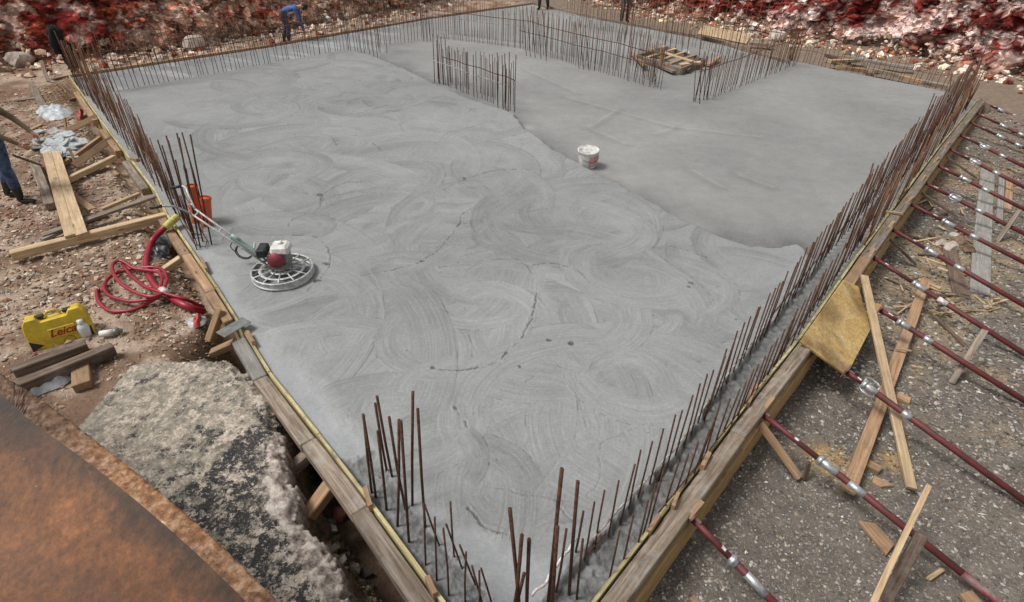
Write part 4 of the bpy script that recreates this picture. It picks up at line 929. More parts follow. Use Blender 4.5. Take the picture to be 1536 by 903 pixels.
RK1 = simple('brown rock', (.25, .17, .11), .9, 0, .4, 9, (.12, .075, .05), .6); RK2 = simple('red rock', (.25, .07, .06), .85, 0, .4, 12, (.13, .04, .035), .5); RK3 = simple('pale rock', (.5, .44, .38), .9, 0, .4, 9, (.3, .24, .19), .6)
for k, (a_, b_, s_) in enumerate(((1425, 372, .13), (1440, 362, .12), (1455, 375, .1), (1412, 366, .09), (1408, 384, .08), (1447, 350, .08), (1430, 355, .09), (1398, 352, .06))):
    rock(G(a_, b_, .03), s_, RK1 if k % 3 else RK3, ('brown' if k % 3 else 'pale')+' rock in the heap left of the wide grey plank', grp=('brown' if k % 3 else 'pale')+' rocks of the heap among the props')
for a_, b_, s_, m_, lb in ((510, 772, .07, RK2, 'reddish rock lying in the trench by the near left form'), (478, 798, .06, RK2, 'smaller rust red rock in the trench below the two struts'), (455, 735, .07, RK2, 'pink streaked rock between the two struts in the trench'), (440, 655, .08, RK1, 'brown rock wedged between flat rock and form'), (512, 842, .05, RK3, 'pale flat stone low in the trench'), (420, 625, .07, RK1, 'brown rock at the upper end of the trench')):
    rock(G(a_, b_, .03), s_, m_, lb)
for a_, b_, s_, lb in ((30, 92, .35, 'cream boulder at the foot of the red slope on the far left'), (290, 68, .35, 'pale boulder below the pink rock above the far left strip'), (305, 45, .45, 'white topped boulder in the red slope'), (1165, 55, .35, 'cream boulder behind the slanting row of rebar'), (240, 90, .2, 'small grey boulder behind the far left row')):
    rock(G(a_, b_, .1), s_, RK3, lb, 'boulder', 'boulder')
for a_, b_, c_, d_, m_ in ((475, 868, 497, 880, 'new'), (500, 858, 512, 850, 'tan'), (515, 880, 525, 872, 'dark'), (488, 820, 492, 836, 'whitep')):
    pass
lay('stick', 'short pale offcut near the bottom of the trench', (502, 868), (520, 850), .03, .02, 'tan', cat='stick')
lay('stick', 'curved pale bark strip near the bottom of the trench', (488, 842), (500, 862), .02, .015, 'new', cat='stick')

# ------------------------------------------------------------------ yellow plywood sheet on the right form
ct = [(1266, 419, .12), (1288, 430, .08), (1306, 494, -.08), (1270, 563, -.12), (1201, 512, .13)]
pp = [P(a_, b_, c_) for a_, b_, c_ in ct]
# make planar: fit through three points
n_ = (pp[3]-pp[0]).cross(pp[4]-pp[0]).normalized()
pl = []
for (a_, b_, _) in ct:
    d_ = ray(a_, b_); o_ = Vector((0, 0, H)); t = (pp[0]-o_).dot(n_)/d_.dot(n_); pl.append(o_+d_*t)
if n_.z < 0: n_ = -n_
cen = sum(pl, Vector())/5; ax = (pl[3]-pl[0]).normalized(); ay = n_.cross(ax); Rm = Matrix((ax, ay, n_)).transposed()
loc = [Rm.transposed() @ (p-cen) for p in pl]; mb = MB(); k = len(loc)
vs = [Vector((p.x, p.y, 0)) for p in loc]+[Vector((p.x, p.y, -.021)) for p in loc]
mb.add(vs, [tuple(range(k)), tuple(range(2*k-1, k-1, -1))]+[(i_, (i_+1) % k, k+(i_+1) % k, k+i_) for i_ in range(k)])
m, nt, b = mat('scuffed yellow sheet'); v = coords(nt); n1 = noise(nt, v, 5, 6, .7); n2_ = noise(nt, v, 34, 4, .7); n3 = noise(nt, v, 2.2, 3, .5)
r_ = ramp(nt, [(.3, (.36, .22, .08)), (.46, (.52, .345, .13)), (.6, (.6, .43, .2)), (.72, (.55, .47, .33))], n1.outputs[0]); r2_ = ramp(nt, [(.35, (.7, .68, .62)), (.65, (1.15, 1.15, 1.15))], n2_.outputs[0]); r3 = ramp(nt, [(.5, (1, 1, 1)), (.64, (.5, .47, .45))], n3.outputs[0])
c = mix(nt, r_.outputs[0], r2_.outputs[0], 1., 'MULTIPLY'); c = mix(nt, c, r3.outputs[0], 1., 'MULTIPLY'); nt.links.new(c, b.inputs['Base Color']); b.inputs['Roughness'].default_value = .55; bump(nt, b, n2_.outputs[0], .2, .002)
tag(mb.build('plywood_sheet', m, matrix=Matrix.Translation(cen) @ Rm.to_4x4(), bevel=.002), 'scuffed yellow plywood sheet with cut corner lying over the right form', 'plywood sheet')
lay('plank', 'small yellow board end showing behind the pale leaning plank', (1306, 470), (1320, 456), .07, .02, 'ply', -.0, .0)

# ------------------------------------------------------------------ bucket
bp_ = P(881, 249, .0); bk_ = empty('bucket', bp_, .4, 'white plastic bucket with a stained lid and pink red label on the fresh concrete', 'bucket', rot=(.06, -.05, .4))
mb = MB(); mb.lathe([(0, 0), (.125, 0), (.135, .02), (.152, .26)], 32); mb.build('tub', M['white'], bk_)
mb = MB(); mb.lathe([(.145, .235), (.163, .24), (.166, .262), (.16, .272), (.146, .272), (.143, .264), (0, .266)], 32); lid = mb.build('lid', simple('cement stained lid', (.68, .66, .61), .6, 0, .5, 16, (.33, .32, .3)), bk_)
mb = MB(); vs = []; fs = []
for k in range(13):
    a_ = -1.9+k*.12
    for z_ in (.05, .2):
        rr_ = .1365+(.152-.135)*z_/.24+.004; vs.append((rr_*math.cos(a_), rr_*math.sin(a_), z_))
for k in range(12): fs.append((k*2, k*2+2, k*2+3, k*2+1))
mb.add(vs, fs, 0, True); mb.build('label', M['labelpink'], bk_)
mb = MB(); mb.tube([(-.155, 0, .22)]+[(-.158*math.cos(k*math.pi/10), -.16*math.sin(k*math.pi/10)-.002, .22-.1*math.sin(k*math.pi/10)) for k in range(1, 10)]+[(.155, 0, .22)], .003, 6); mb.build('handle', M['steel'], bk_)

# ------------------------------------------------------------------ power trowel
c0 = P(423, 402, .16); tr = empty('power_trowel', Vector((c0.x, c0.y, .07)), 0, 'walk behind power trowel with white tank and ring guard on the wet slab', 'power trowel')
Rg = .3
mb = MB()
for z_ in (.08, .02): mb.tube([(Rg*math.cos(2*math.pi*k/40), Rg*math.sin(2*math.pi*k/40), z_) for k in range(40)], .011, 8, closed=True)
mb.lathe([(Rg+.002, .01), (Rg+.002, .075)], 40)
mb.lathe([(.2, .088), (.215, .094), (.23, .088)], 40); mb.lathe([(.1, .088), (.115, .1), (.13, .088)], 32)
for k in range(12):
    a_ = 2*math.pi*k/12+.2; mb.tube([(.08*math.cos(a_), .08*math.sin(a_), .095), (Rg*math.cos(a_), Rg*math.sin(a_), .085)], .009, 6)
mb.build('ring_guard', M['alu'], tr)
for k in range(4):
    a_ = math.pi/2*k+.5; mb = MB(); mb.box((.17*math.cos(a_), .17*math.sin(a_), .012), (.22, .1, .006), Matrix.Rotation(a_, 3, 'Z')); mb.build('blade', M['steel'], tr)
mb = MB(); mb.lathe([(0, .01), (.05, .01), (.06, .1), (.07, .13), (0, .13)], 20); mb.build('gearbox', M['alu'], tr)
# engine frame faces along the handle
hd = P(262, 298, .95)-Vector((c0.x, c0.y, .07)); ha = math.atan2(hd.y, hd.x)
eng = MB(); eng.box((0, 0, .16), (.2, .2, .06)); eng.box((.0, 0, .235), (.2, .17, .11), taper=.05)
E = eng.build('engine_block', M['steel'], tr, rot=(0, 0, ha), bevel=.008)
mb = MB(); mb.tube([(0, -.125, .235), (0, -.085, .235)], .085, 20); mb.tube([(0, -.135, .235), (0, -.12, .235)], .05, 16); mb.build('recoil_cover', M['engred'], E)
mb = MB(); mb.tube([(.0, .08, .24), (0, .12, .24)], .08, 20); mb.build('flywheel_cover', M['engred'], E)
mb = MB(); mb.box((-.04, 0, .335), (.2, .19, .09), taper=.18); T_ = mb.build('fuel_tank', M['white'], E, bevel=.022)
mb = MB(); mb.lathe([(0, .4), (.028, .4), (.03, .385), (.03, .375)], 16, (-.04, 0, 0)); mb.build('fuel_cap', M['white'], T_)
mb = MB(); mb.box((.14, .05, .31), (.1, .09, .09), taper=.1); mb.build('air_filter', M['black'], E, bevel=.012)
mb = MB(); mb.box((.15, -.06, .3), (.1, .09, .08), taper=.1); mb.build('muffler', M['black'], E, bevel=.012)
mb = MB(); mb.box((.09, 0, .2), (.06, .06, .06)); mb.build('carburettor', M['steel'], E, bevel=.005)
base = Vector((0, 0, .15)); hs = hd.copy(); hn = Vector((-math.sin(ha), math.cos(ha), 0)); hx = Vector((math.cos(ha), math.sin(ha), 0))
p0 = hx*.12+Vector((0, 0, .14)); p1 = hd*.98
mb = MB()
for s_ in (-1, 1):
    mb.tube([p0+hn*.03*s_, p0.lerp(p1, .3)+hn*.035*s_, p0.lerp(p1, .84)+hn*.05*s_], .0095, 8)
    mb.tube(smooth_path([p0.lerp(p1, .84)+hn*.05*s_, p0.lerp(p1, .93)+hn*.14*s_+Vector((0, 0, .05)), p0.lerp(p1, .98)+hn*.2*s_+Vector((0, 0, .05)), p0.lerp(p1, 1.04)+hn*.22*s_+Vector((0, 0, .02))], 4), .0095, 8)
for u in (.3, .55, .8): q_ = p0.lerp(p1, u); mb.tube([q_+hn*.05, q_-hn*.05], .008, 6)
Hn = mb.build('handle', M['alu'], tr)
for s_ in (-1, 1):
    q_ = p0.lerp(p1, 1.04)+hn*.22*s_+Vector((0, 0, .02)); mb = MB(); mb.tube([q_, q_+hx*.11-Vector((0, 0, .02))], .015, 8); mb.build('grip', M['black'], Hn)
mb = MB(); q0, q1 = p0.lerp(p1, .08), p0.lerp(p1, .42); R3 = frame(q0, q1); mb.box((q0+q1)/2+Vector((0, 0, .025)), ((q1-q0).length, .06, .03), R3); mb.tube([q1+Vector((0, 0, .04)), q1-(q1-q0)*.3+Vector((0, 0, .05))], .02, 10); mb.tube([q0.lerp(q1, .3), q0.lerp(q1, .3)+hn*-.1+Vector((0, 0, .06))], .012, 8); mb.build('pitch_bracket', M['green'], tr)
mb = MB(); cc = p0.lerp(p1, .32)-hn*.1+Vector((0, 0, -.08)); cc = Vector((P(366, 378, .22)-tr.location)) ; mb.tube([cc+hx*.085*math.cos(k*.262)+Vector((0, 0, .085*math.sin(k*.262))) for k in range(24)], .006, 6, closed=True); mb.tube([cc+hx*.078*math.cos(k*.262)+Vector((0, 0.012, .078*math.sin(k*.262))) for k in range(24)], .005, 6, closed=True)
mb.tube(smooth_path([cc+hx*.085, cc+hx*.12+Vector((0, 0, .07)), p0.lerp(p1, .4)], 5), .005, 6); mb.build('cable', M['black'], tr)
mb = MB(); mb.tube(smooth_path([p0.lerp(p1, .35)-hn*.04, p0.lerp(p1, .6)-hn*.07-Vector((0, 0, .05)), p0.lerp(p1, .9)-hn*.08], 5), .004, 6); mb.build('throttle_cable', M['white'], tr)

# ------------------------------------------------------------------ hoses
def hose(name, label, px, rad, m, cat='hose', k=6, parent=None):
    ps = smooth_path([G(a_, b_, c_) if c_ < 9 else P(a_, b_, c_-10) for a_, b_, c_ in px], k); c_ = ps[0].copy() if parent is None else parent.location
    mb = MB(); mb.tube([p-c_ for p in ps], rad, 12); o = mb.build(name, m, parent, loc=c_ if parent is None else None); 
    return tag(o, label, cat) if parent is None else o
hr = empty('hose', G(220, 430, .03), 0, 'thin red hose coiled in loops and tied with pale tape', 'hose')
for i_, pth in enumerate(([(248, 441, .1), (226, 452, .04), (205, 463, .03), (185, 467, .03), (165, 466, .03), (149, 454, .03), (145, 437, .03), (150, 434, .03)],
            [(246, 433, .1), (250, 420, .09), (246, 407, .08), (234, 401, .07), (210, 402, .06), (181, 407, .05), (163, 417, .05), (156, 430, .05), (161, 441, .05), (173, 447, .06), (197, 452, .07), (226, 448, .09), (246, 438, .11)],
            [(240, 432, .11), (243, 418, .11), (237, 408, .11), (218, 405, .1), (200, 402, .1), (188, 394, .12), (178, 391, .13), (169, 397, .13), (170, 409, .13), (181, 425, .13), (202, 438, .13), (226, 445, .13), (244, 440, .13)],
            [(184, 396, .08), (190, 405, .07), (197, 414, .08), (208, 423, .09), (220, 431, .1), (240, 438, .12), (258, 443, .1), (276, 448, .08), (292, 455, .06), (306, 461, .06)])):
    ps = smooth_path([G(*q_) for q_ in pth], 6); mb = MB(); mb.tube([p-hr.location for p in ps], .018, 10); mb.build('loop', M['hose'], hr)
mb = MB(); q_ = G(246, 437, .11)-hr.location; mb.tube([q_+Vector((-.035, .02, 0)), q_+Vector((.035, -.03, 0))], .04, 10); mb.build('tape', M['white'], hr)
hose('pipe', 'thick red vibrator pipe with a yellow taped end resting on the left form', [(262, 328, 10.16), (245, 343, 10.1), (228, 362, .1), (221, 382, .06), (219, 396, .04), (222, 410, .04), (234, 430, .04), (255, 446, .04), (280, 459, .05), (306, 467, .06)], .034, M['hose'], 'pipe')
hose('taped_end', 'yellow taped end piece of the thick red pipe on the left form', [(248, 341, 10.125), (258, 332, 10.16), (266, 325, 10.18)], .042, M['hosey'], 'pipe end')

# ------------------------------------------------------------------ yellow instrument case
ca = G(50, 530, .0); cb = G(144, 502, .0); an = math.atan2(cb.y-ca.y, cb.x-ca.x); Wd = (cb-ca).length
cs = empty('instrument_case', (ca+cb)/2, 0, 'yellow plastic instrument case lettered in dark red on the gravel', 'case', rot=(0, 0, an))
cs.rotation_euler = (math.radians(-14), 0, an)
Hc = .3; Dp = .17
mb = MB(); out = [(-.5, 0), (.5, 0), (.5, .62), (.48, .86), (.42, 1.0), (.26, 1.0), (.2, .86), (-.2, .86), (-.26, 1.0), (-.42, 1.0), (-.48, .86), (-.5, .62)]
def prism(out, y0, y1, sx=1., sz=1., oz=0.):
    k = len(out); vs = [(x_*Wd*sx, y0, z_*Hc*sz+oz) for x_, z_ in out]+[(x_*Wd*sx, y1, z_*Hc*sz+oz) for x_, z_ in out]
    return vs, [tuple(range(k)), tuple(range(2*k-1, k-1, -1))]+[(i_, (i_+1) % k, k+(i_+1) % k, k+i_) for i_ in range(k)]
mb.add(*prism(out, .004, Dp/2)); mb.add(*prism(out, Dp/2+.006, Dp)); body = mb.build('shell', M['yellow'], cs, bevel=.008)
mb = MB(); mb.add(*prism(out, Dp/2, Dp/2+.006, .985, .975, .003)); mb.build('seam', M['black'], cs)
mb = MB(); mb.box((.05*Wd, -.001, Hc*.42), (Wd*.42, .012, Hc*.3)); mb.build('plate', M['yellow'], cs, bevel=.004)
for x_ in (-.21, .23): mb = MB(); mb.box((x_*Wd, Dp/2, Hc*.95), (.07, .07, .03)); mb.build('latch', M['black'], cs, bevel=.005)
for s_ in (-1, 1):
    mb = MB(); mb.add([(s_*.49*Wd, -.003, .01), (s_*.49*Wd, -.003, Hc*.35), (s_*.3*Wd, -.003, Hc*.14), (s_*.49*Wd, .012, .01), (s_*.49*Wd, .012, Hc*.35), (s_*.3*Wd, .012, Hc*.14)], [(0, 1, 2), (5, 4, 3), (0, 3, 4, 1), (1, 4, 5, 2), (2, 5, 3, 0)]); mb.build('corner_guard', M['black'], cs)
mb = MB(); mb.lathe([(0, -.004), (.045, -.004), (.045, .01)], 24); o = mb.build('foot', M['black'], cs); o.rotation_euler = (math.pi/2, 0, 0); o.location = (.1*Wd, .006, .02)
mb = MB(); mb.tube(smooth_path([(-.11*Wd, Dp/2, Hc*.85), (-.1*Wd, Dp/2, Hc*.98), (-.06*Wd, Dp/2, Hc*1.04), (.06*Wd, Dp/2, Hc*1.04), (.1*Wd, Dp/2, Hc*.98), (.11*Wd, Dp/2, Hc*.85)], 4), .011, 8); mb.build('handle', M['yellow'], cs)
tc = bpy.data.curves.new('lettering', 'FONT'); tc.body = 'Leica'; tc.size = .098; tc.extrude = .0015; tc.shear = .35; tc.align_x = 'CENTER'; tc.align_y = 'CENTER'; tc.offset = .0018
to = bpy.data.objects.new('lettering', tc); C.objects.link(to); bpy.context.view_layer.update()
me = bpy.data.meshes.new_from_object(to.evaluated_get(bpy.context.evaluated_depsgraph_get())); bpy.data.objects.remove(to)
me.materials.clear(); me.materials.append(M['letter']); to = bpy.data.objects.new('lettering', me); link(to, cs); to.location = (.05*Wd, -.0085, Hc*.42); to.rotation_euler = (math.pi/2, 0, 0)

# bottle, can, bag, sacks, plates
bt = empty('bottle', G(131, 503, .0), 0, 'milky plastic bottle standing before the yellow case', 'bottle')
mb = MB(); mb.lathe([(0, 0), (.045, 0), (.05, .02), (.05, .1), (.042, .125), (.022, .14), (.022, .155)], 20); mb.build('body', M['clear'], bt)
mb = MB(); mb.lathe([(.026, .15), (.026, .18), (0, .182)], 16); mb.build('cap', M['white'], bt)
fl_ = empty('flashlight', G(150, 498, .04), 0, 'white and silver torch lying on the ground right of the yellow case', 'torch')
a_ = G(150, 501, .05)-fl_.location; b_ = G(183, 496, .05)-fl_.location
mb = MB(); mb.tube([a_, a_.lerp(b_, .6)], .03, 14); mb.build('barrel', M['white'], fl_)
mb = MB(); mb.tube([a_.lerp(b_, .6), a_.lerp(b_, .62), a_.lerp(b_, .85), a_.lerp(b_, .86), b_], [.03, .036, .036, .022, .022], 14); mb.build('head', M['steel'], fl_)
def blob(name, px, z0, hgt, m, label, cat, fold=6., flat=False):
    """crumpled sheet: outline in pixels on the ground, puffed up"""
    base_ = [G(a_, b_, .0) for a_, b_ in px]; c_ = sum(base_, Vector())/len(base_); mb = MB(); n = 34; rings = 11; vs = []; fs = []
    L = smooth_path(base_+[base_[0]], 6)[:-1]; n = len(L)
    from mathutils import noise as mn
    for r_ in range(rings):
        u = r_/(rings-1)
        for p in L:
            q_ = p.lerp(c_, u)-c_; zz_ = hgt*math.sin(min(1., u*1.4)*math.pi/2)*(.55+.9*abs(mn.noise(q_*fold+Vector((z0*7, 3, 0)))))+.01
            q_ += Vector((mn.noise(q_*9), mn.noise(q_*9+Vector((5, 5, 5))), 0))*.02; vs.append((q_.x, q_.y, zz_))
    for r_ in range(rings-1):
        for k in range(n): fs.append((r_*n+k, r_*n+(k+1) % n, (r_+1)*n+(k+1) % n, (r_+1)*n+k))
    mb.add(vs, fs, 0, True); o = mb.build(name, m, loc=c_); return tag(o, label, cat)
blob('plastic_sheet', [(196, 378), (215, 368), (245, 362), (262, 372), (256, 390), (240, 402), (215, 398)], 1, .12, M['tarp'], 'crumpled black and silver plastic sheet under the thick red pipe', 'plastic sheet', 14)
blob('sack', [(52, 168), (65, 163), (95, 162), (110, 170), (100, 178), (70, 181)], 2, .14, M['whitebag'], 'white paper sack lying near the steel mesh', 'sack', 7)
blob('plastic_bag', [(38, 588), (60, 575), (85, 563), (108, 556), (112, 568), (100, 578), (70, 590), (45, 600)], 3, .1, M['whitebag'], 'shiny white plastic wrapping under the dark timbers', 'plastic wrapping', 8)
blob('plastic_scrap', [(274, 480), (290, 476), (310, 484), (308, 491), (288, 489)], 4, .05, M['whitebag'], 'thin clear plastic scrap around the red scrap by the left form', 'plastic scrap', 12)
blob('red_scrap', [(290, 483), (298, 479), (306, 484), (300, 490), (292, 489)], 5, .09, M['brick'], 'crumpled coral red scrap beside the left form', 'scrap', 12)
blob('red_scrap', [(115, 174), (126, 170), (128, 177), (118, 181)], 6, .1, M['brick'], 'small red scrap right of the white sack', 'scrap', 8)
# grey flagstones pile
for k in range(40):
    a_, b_ = random.gauss(90, 17), random.gauss(213, 11); a_ = min(max(a_, 58), 122); b_ = min(max(b_, 196), 234)
    if k == 0: a_, b_ = 112, 211
    if k == 1: a_, b_ = 92, 230
    p = G(a_, b_, .03+.012*(k % 8)); n = random.choice((4, 5, 6)); rr_ = random.uniform(.08, .16); t0 = random.random()*6
    o2 = [(rr_*f_*math.cos(t0+6.283*j/n)*1.3, rr_*f_*math.sin(t0+6.283*j/n)) for j, f_ in enumerate([random.uniform(.85, 1.1) for _ in range(n)])]
    mb = MB(); mb.add([(x_, y_, 0) for x_, y_ in o2]+[(x_, y_, -.025) for x_, y_ in o2], [tuple(range(n)), tuple(range(2*n-1, n-1, -1))]+[(j, (j+1) % n, n+(j+1) % n, n+j) for j in range(n)])
    o = mb.build('flagstone', M['slate'], loc=p, rot=(random.uniform(-.4, .4), random.uniform(-.35, .35), random.uniform(0, 6)), bevel=.004)
    tag(o, 'pale grey stone flag in the pile beside the pale planks', 'flagstone', 'heap of grey stone flags')
# steel mesh
A_, B_, C_ = G(60, 135, .12), G(108, 112, .1), G(80, 158, .08)
mo = empty('steel_mesh', A_, 0, 'rusty welded steel mesh leaning on timbers at the far left', 'steel mesh'); mb = MB(); u_ = B_-A_; v_ = C_-A_
for k in range(9): mb.tube([v_*(k/8)*1., v_*(k/8)+u_], .006, 5)
mb.build('long_wires', M['tan'], mo); mb = MB()
for k in range(11): mb.tube([u_*(k/10)+Vector((0, 0, .01)), u_*(k/10)+v_+Vector((0, 0, .01))], .006, 5)
mb.build('cross_wires', M['tan'], mo)
# steel float on left form
A_, B_ = P(330, 502, .13), P(370, 479, .13); board('float_blade', A_, B_, .13, .008, M['steel'], 'dull steel float blade lying across the left form', 'float', warp=.001)
A_, B_ = P(348, 512, -.02), P(372, 560, -.15); mb = MB(); mb.tube([Vector((0, 0, 0)), (B_-A_)*.5+Vector((.02, 0, 0)), B_-A_], .008, 6); tag(mb.build('cable', M['white'], loc=A_), 'thin white cable hanging in the hollow below the steel float', 'cable')
# orange pipes
for (bx_, by_, tx_, ty_, r_, lb) in ((311, 345, 308, 296, .06, 'bright orange plastic pipe standing behind the rebar cluster, open topped'), (296, 340, 288, 278, .055, 'duller red orange pipe half hidden inside the rebar cluster')):
    b_ = P(bx_, by_, .0); t_ = above(b_, tx_, ty_); mb = MB(); d_ = t_-b_; mb.tube([Vector((0, 0, 0)), d_], r_, 20, cap=False); mb.tube([d_*.93, d_], r_+.006, 20, cap=False); mb.tube([d_*.9, d_*.97], r_*.93, 20); tag(mb.build('pipe', M['orange'], loc=b_), lb, 'pipe')
# black jacket on the rebar
jb = P(112, 118, .0); top_ = above(jb, 78, 40); low = above(jb, 108, 100)
jk = MB(); path = smooth_path([above(jb, 76, 38), above(jb, 82, 48), above(jb, 88, 60), above(jb, 97, 75), above(jb, 105, 88), above(jb, 112, 102)], 4)
jc = jb
n = 14; vs = []; fs = []
for i_, p in enumerate(path):
    u = i_/(len(path)-1); wdt = .05+.12*math.sin(min(1, u*1.8)*2.0)*(1-.5*u)*(1+.25*math.sin(u*14))
    for k in range(n):
        a_ = 2*math.pi*k/n; rr_ = 1+.42*math.sin(k*2.3+i_*.5)+.12*random.uniform(-1, 1); vs.append(p-jc+Vector((wdt*math.cos(a_)*rr_, wdt*.5*math.sin(a_)*rr_, .02*random.uniform(-1, 1))))
for i_ in range(len(path)-1):
    for k in range(n): fs.append((i_*n+k, i_*n+(k+1) % n, (i_+1)*n+(k+1) % n, (i_+1)*n+k))
fs.append(tuple(range(n))); fs.append(tuple((len(path)-1)*n+k for k in range(n)))
jk.add(vs, fs, 0, True)
jo = empty('jacket', jb, 0, 'black work jacket hung on a rebar at the far left corner', 'jacket'); jk.build('body', M['cloth'], jo)
mb = MB(); mb.tube([q_-jc for q_ in smooth_path([above(jb, 77, 42), above(jb, 78, 55), above(jb, 82, 68), above(jb, 87, 80)], 4)], [.06]*5+[.075]*4+[.06]*4, 10); mb.build('sleeve', M['cloth'], jo)
# timber shaft box at the back
bx = empty('timber_box', P(1010, 92, 0), 0, 'low timber box framing an opening among the far rebar', 'timber box'); 
Q = [(955, 82), (1000, 70), (1058, 88), (1022, 102)]; Qw = [P(a_, b_, .16)-bx.location for a_, b_ in Q]
for a_, b_ in zip(Qw, Qw[1:]+Qw[:1]): board('side', a_, b_, .05, .22, M['old'], parent=bx)
for u, k in ((.25, 'new'), (.5, 'new'), (.75, 'tan')): board('slat', Qw[0].lerp(Qw[3], u)+Vector((0, 0, .03)), Qw[1].lerp(Qw[2], u)+Vector((0, 0, .03)), .1, .03, M[k], parent=bx)
board('slat', Qw[0].lerp(Qw[1], .5)+Vector((0, 0, .06)), Qw[3].lerp(Qw[2], .45)+Vector((0, 0, .06)), .09, .03, M['new'], parent=bx)
board('corner_post', Qw[3].lerp(Qw[0], .45)+Vector((0, 0, .35)), Qw[3].lerp(Qw[0], .45)+Vector((0.03, 0, -.1)), .1, .1, M['tan'], parent=bx)
board('block', P(1000, 68, .3)-bx.location, P(985, 72, .3)-bx.location, .1, .15, M['grey'], parent=bx)
for k, (a_, b_, zz_, mm_) in enumerate((((948, 78), (968, 98), .08, 'tan'), ((962, 72), (1000, 82), .12, 'old'), ((1020, 96), (1052, 92), .14, 'new'), ((1030, 104), (1048, 86), .1, 'dark'), ((975, 92), (1012, 106), .06, 'old'), ((1062, 96), (1078, 84), .08, 'tan'))):
    lay('plank', ['loose tan board at the left corner of the timber box', 'old board along the back of the timber box', 'pale loose board on the right side of the timber box', 'dark loose board across the right corner of the timber box', 'weathered board along the front of the timber box', 'tan board between the timber box and the slanting row'][k], a_, b_, .12, .05, mm_, zz_, zz_+.05)
blob('sack', [(1005, 84), (1030, 80), (1045, 88), (1025, 96)], 8, .2, M['whitebag'], 'pale sheeting lying inside the timber box', 'sheeting', 5)
for k, (a_, b_, w_, mm_) in enumerate((((20, 150), (52, 146), .1, 'old'), ((40, 196), (62, 186), .08, 'tan'), ((128, 262), (160, 252), .05, 'dark'), ((150, 240), (176, 262), .05, 'tan'), ((176, 300), (205, 286), .06, 'tan'), ((188, 256), (206, 250), .07, 'old'), ((90, 150), (112, 146), .07, 'new'), ((128, 330), (160, 322), .05, 'old'), ((226, 440), (250, 452), .03, 'dark'), ((96, 128), (118, 138), .09, 'tan'))):
    lay('plank', ['old board lying alone above the white sack', 'short tan board between the sack and the flagstones', 'thin dark scrap on the ground below the straight pale timber', 'thin tan scrap right of the straight pale timber', 'small tan scrap between pale plank and form', 'short old scrap touching the left form below the brown board', 'small pale board left of the white sack top', 'thin old scrap behind the long pale timber', 'dark sliver lying inside the hose loops', 'tan board under the steel mesh'][k], a_, b_, w_, .03, mm_)
lay('panel', 'long yellow formwork panel lying beyond the slab behind the rebar thicket', (1050, 44), (1124, 58), .3, .06, 'new', .28, .28, 'panel', roll=.8)
lay('plank', 'short weathered plank beside the yellow panel', (1125, 62), (1160, 66), .2, .08, 'old', .05, .05)
for k, (a_, b_) in enumerate((((1245, 90), (1290, 88)), ((1275, 84), (1370, 100)), ((1255, 98), (1320, 106)), ((1310, 102), (1372, 116)), ((1350, 112), (1392, 122)), ((1300, 92), (1308, 110)), ((1240, 80), (1275, 93)), ((1385, 120), (1425, 128)))):
    lay('plank', ['short pale plank end lying first behind the far right edge', 'longest grey plank behind the far right edge', 'low plank touching the far right edge of the slab', 'plank beside the middle of the short far right bars', 'plank at the right of the scrap lumber behind the far edge', 'upright block in the scrap lumber behind the far edge', 'sloping dark plank behind the first short bars', 'last plank before the far right corner'][k], a_, b_, .13, .08, ['new', 'grey', 'tan', 'old', 'tan', 'old', 'dark', 'old'][k], .1, .06)

# ------------------------------------------------------------------ people
def person(name_label, loc, rz, joints, bones, mats, mat_of, extras=None, group=None):
    me = bpy.data.meshes.new('body'); names = list(joints); me.from_pydata([joints[k][0] for k in names], [(names.index(a_), names.index(b_)) for a_, b_ in bones], []); me.update()
    o = bpy.data.objects.new('body_tmp', me); C.objects.link(o); sk = o.modifiers.new('s', 'SKIN'); sk.use_smooth_shade = True
    for i_, k in enumerate(names):
        sv = me.skin_vertices[0].data[i_]; r_ = joints[k][1]; sv.radius = r_ if isinstance(r_, tuple) else (r_, r_); sv.use_root = (k == 'pelvis')
    sb = o.modifiers.new('d', 'SUBSURF'); sb.levels = 2; sb.render_levels = 2
    bpy.context.view_layer.update(); m2 = bpy.data.meshes.new_from_object(o.evaluated_get(bpy.context.evaluated_depsgraph_get())); bpy.data.objects.remove(o)
    m2.materials.clear(); mats_ = list(mats)
    for k in mats_: m2.materials.append(M[k])
    seg = [(Vector(joints[a_][0]), Vector(joints[b_][0]), mat_of(a_, b_)) for a_, b_ in bones]
    for p in m2.polygons:
        c_ = p.center; best = None
        for a_, b_, mk in seg:
            ab = b_-a_; t = max(0, min(1, (c_-a_).dot(ab)/ab.length_squared)); d_ = (c_-a_-ab*t).length
            if best is None or d_ < best[0]: best = (d_, mk)
        p.material_index = mats_.index(best[1]); p.use_smooth = True
    root = empty('person', loc, rz, name_label, 'person', group); b = bpy.data.objects.new('body', m2); link(b, root)
    return root, b
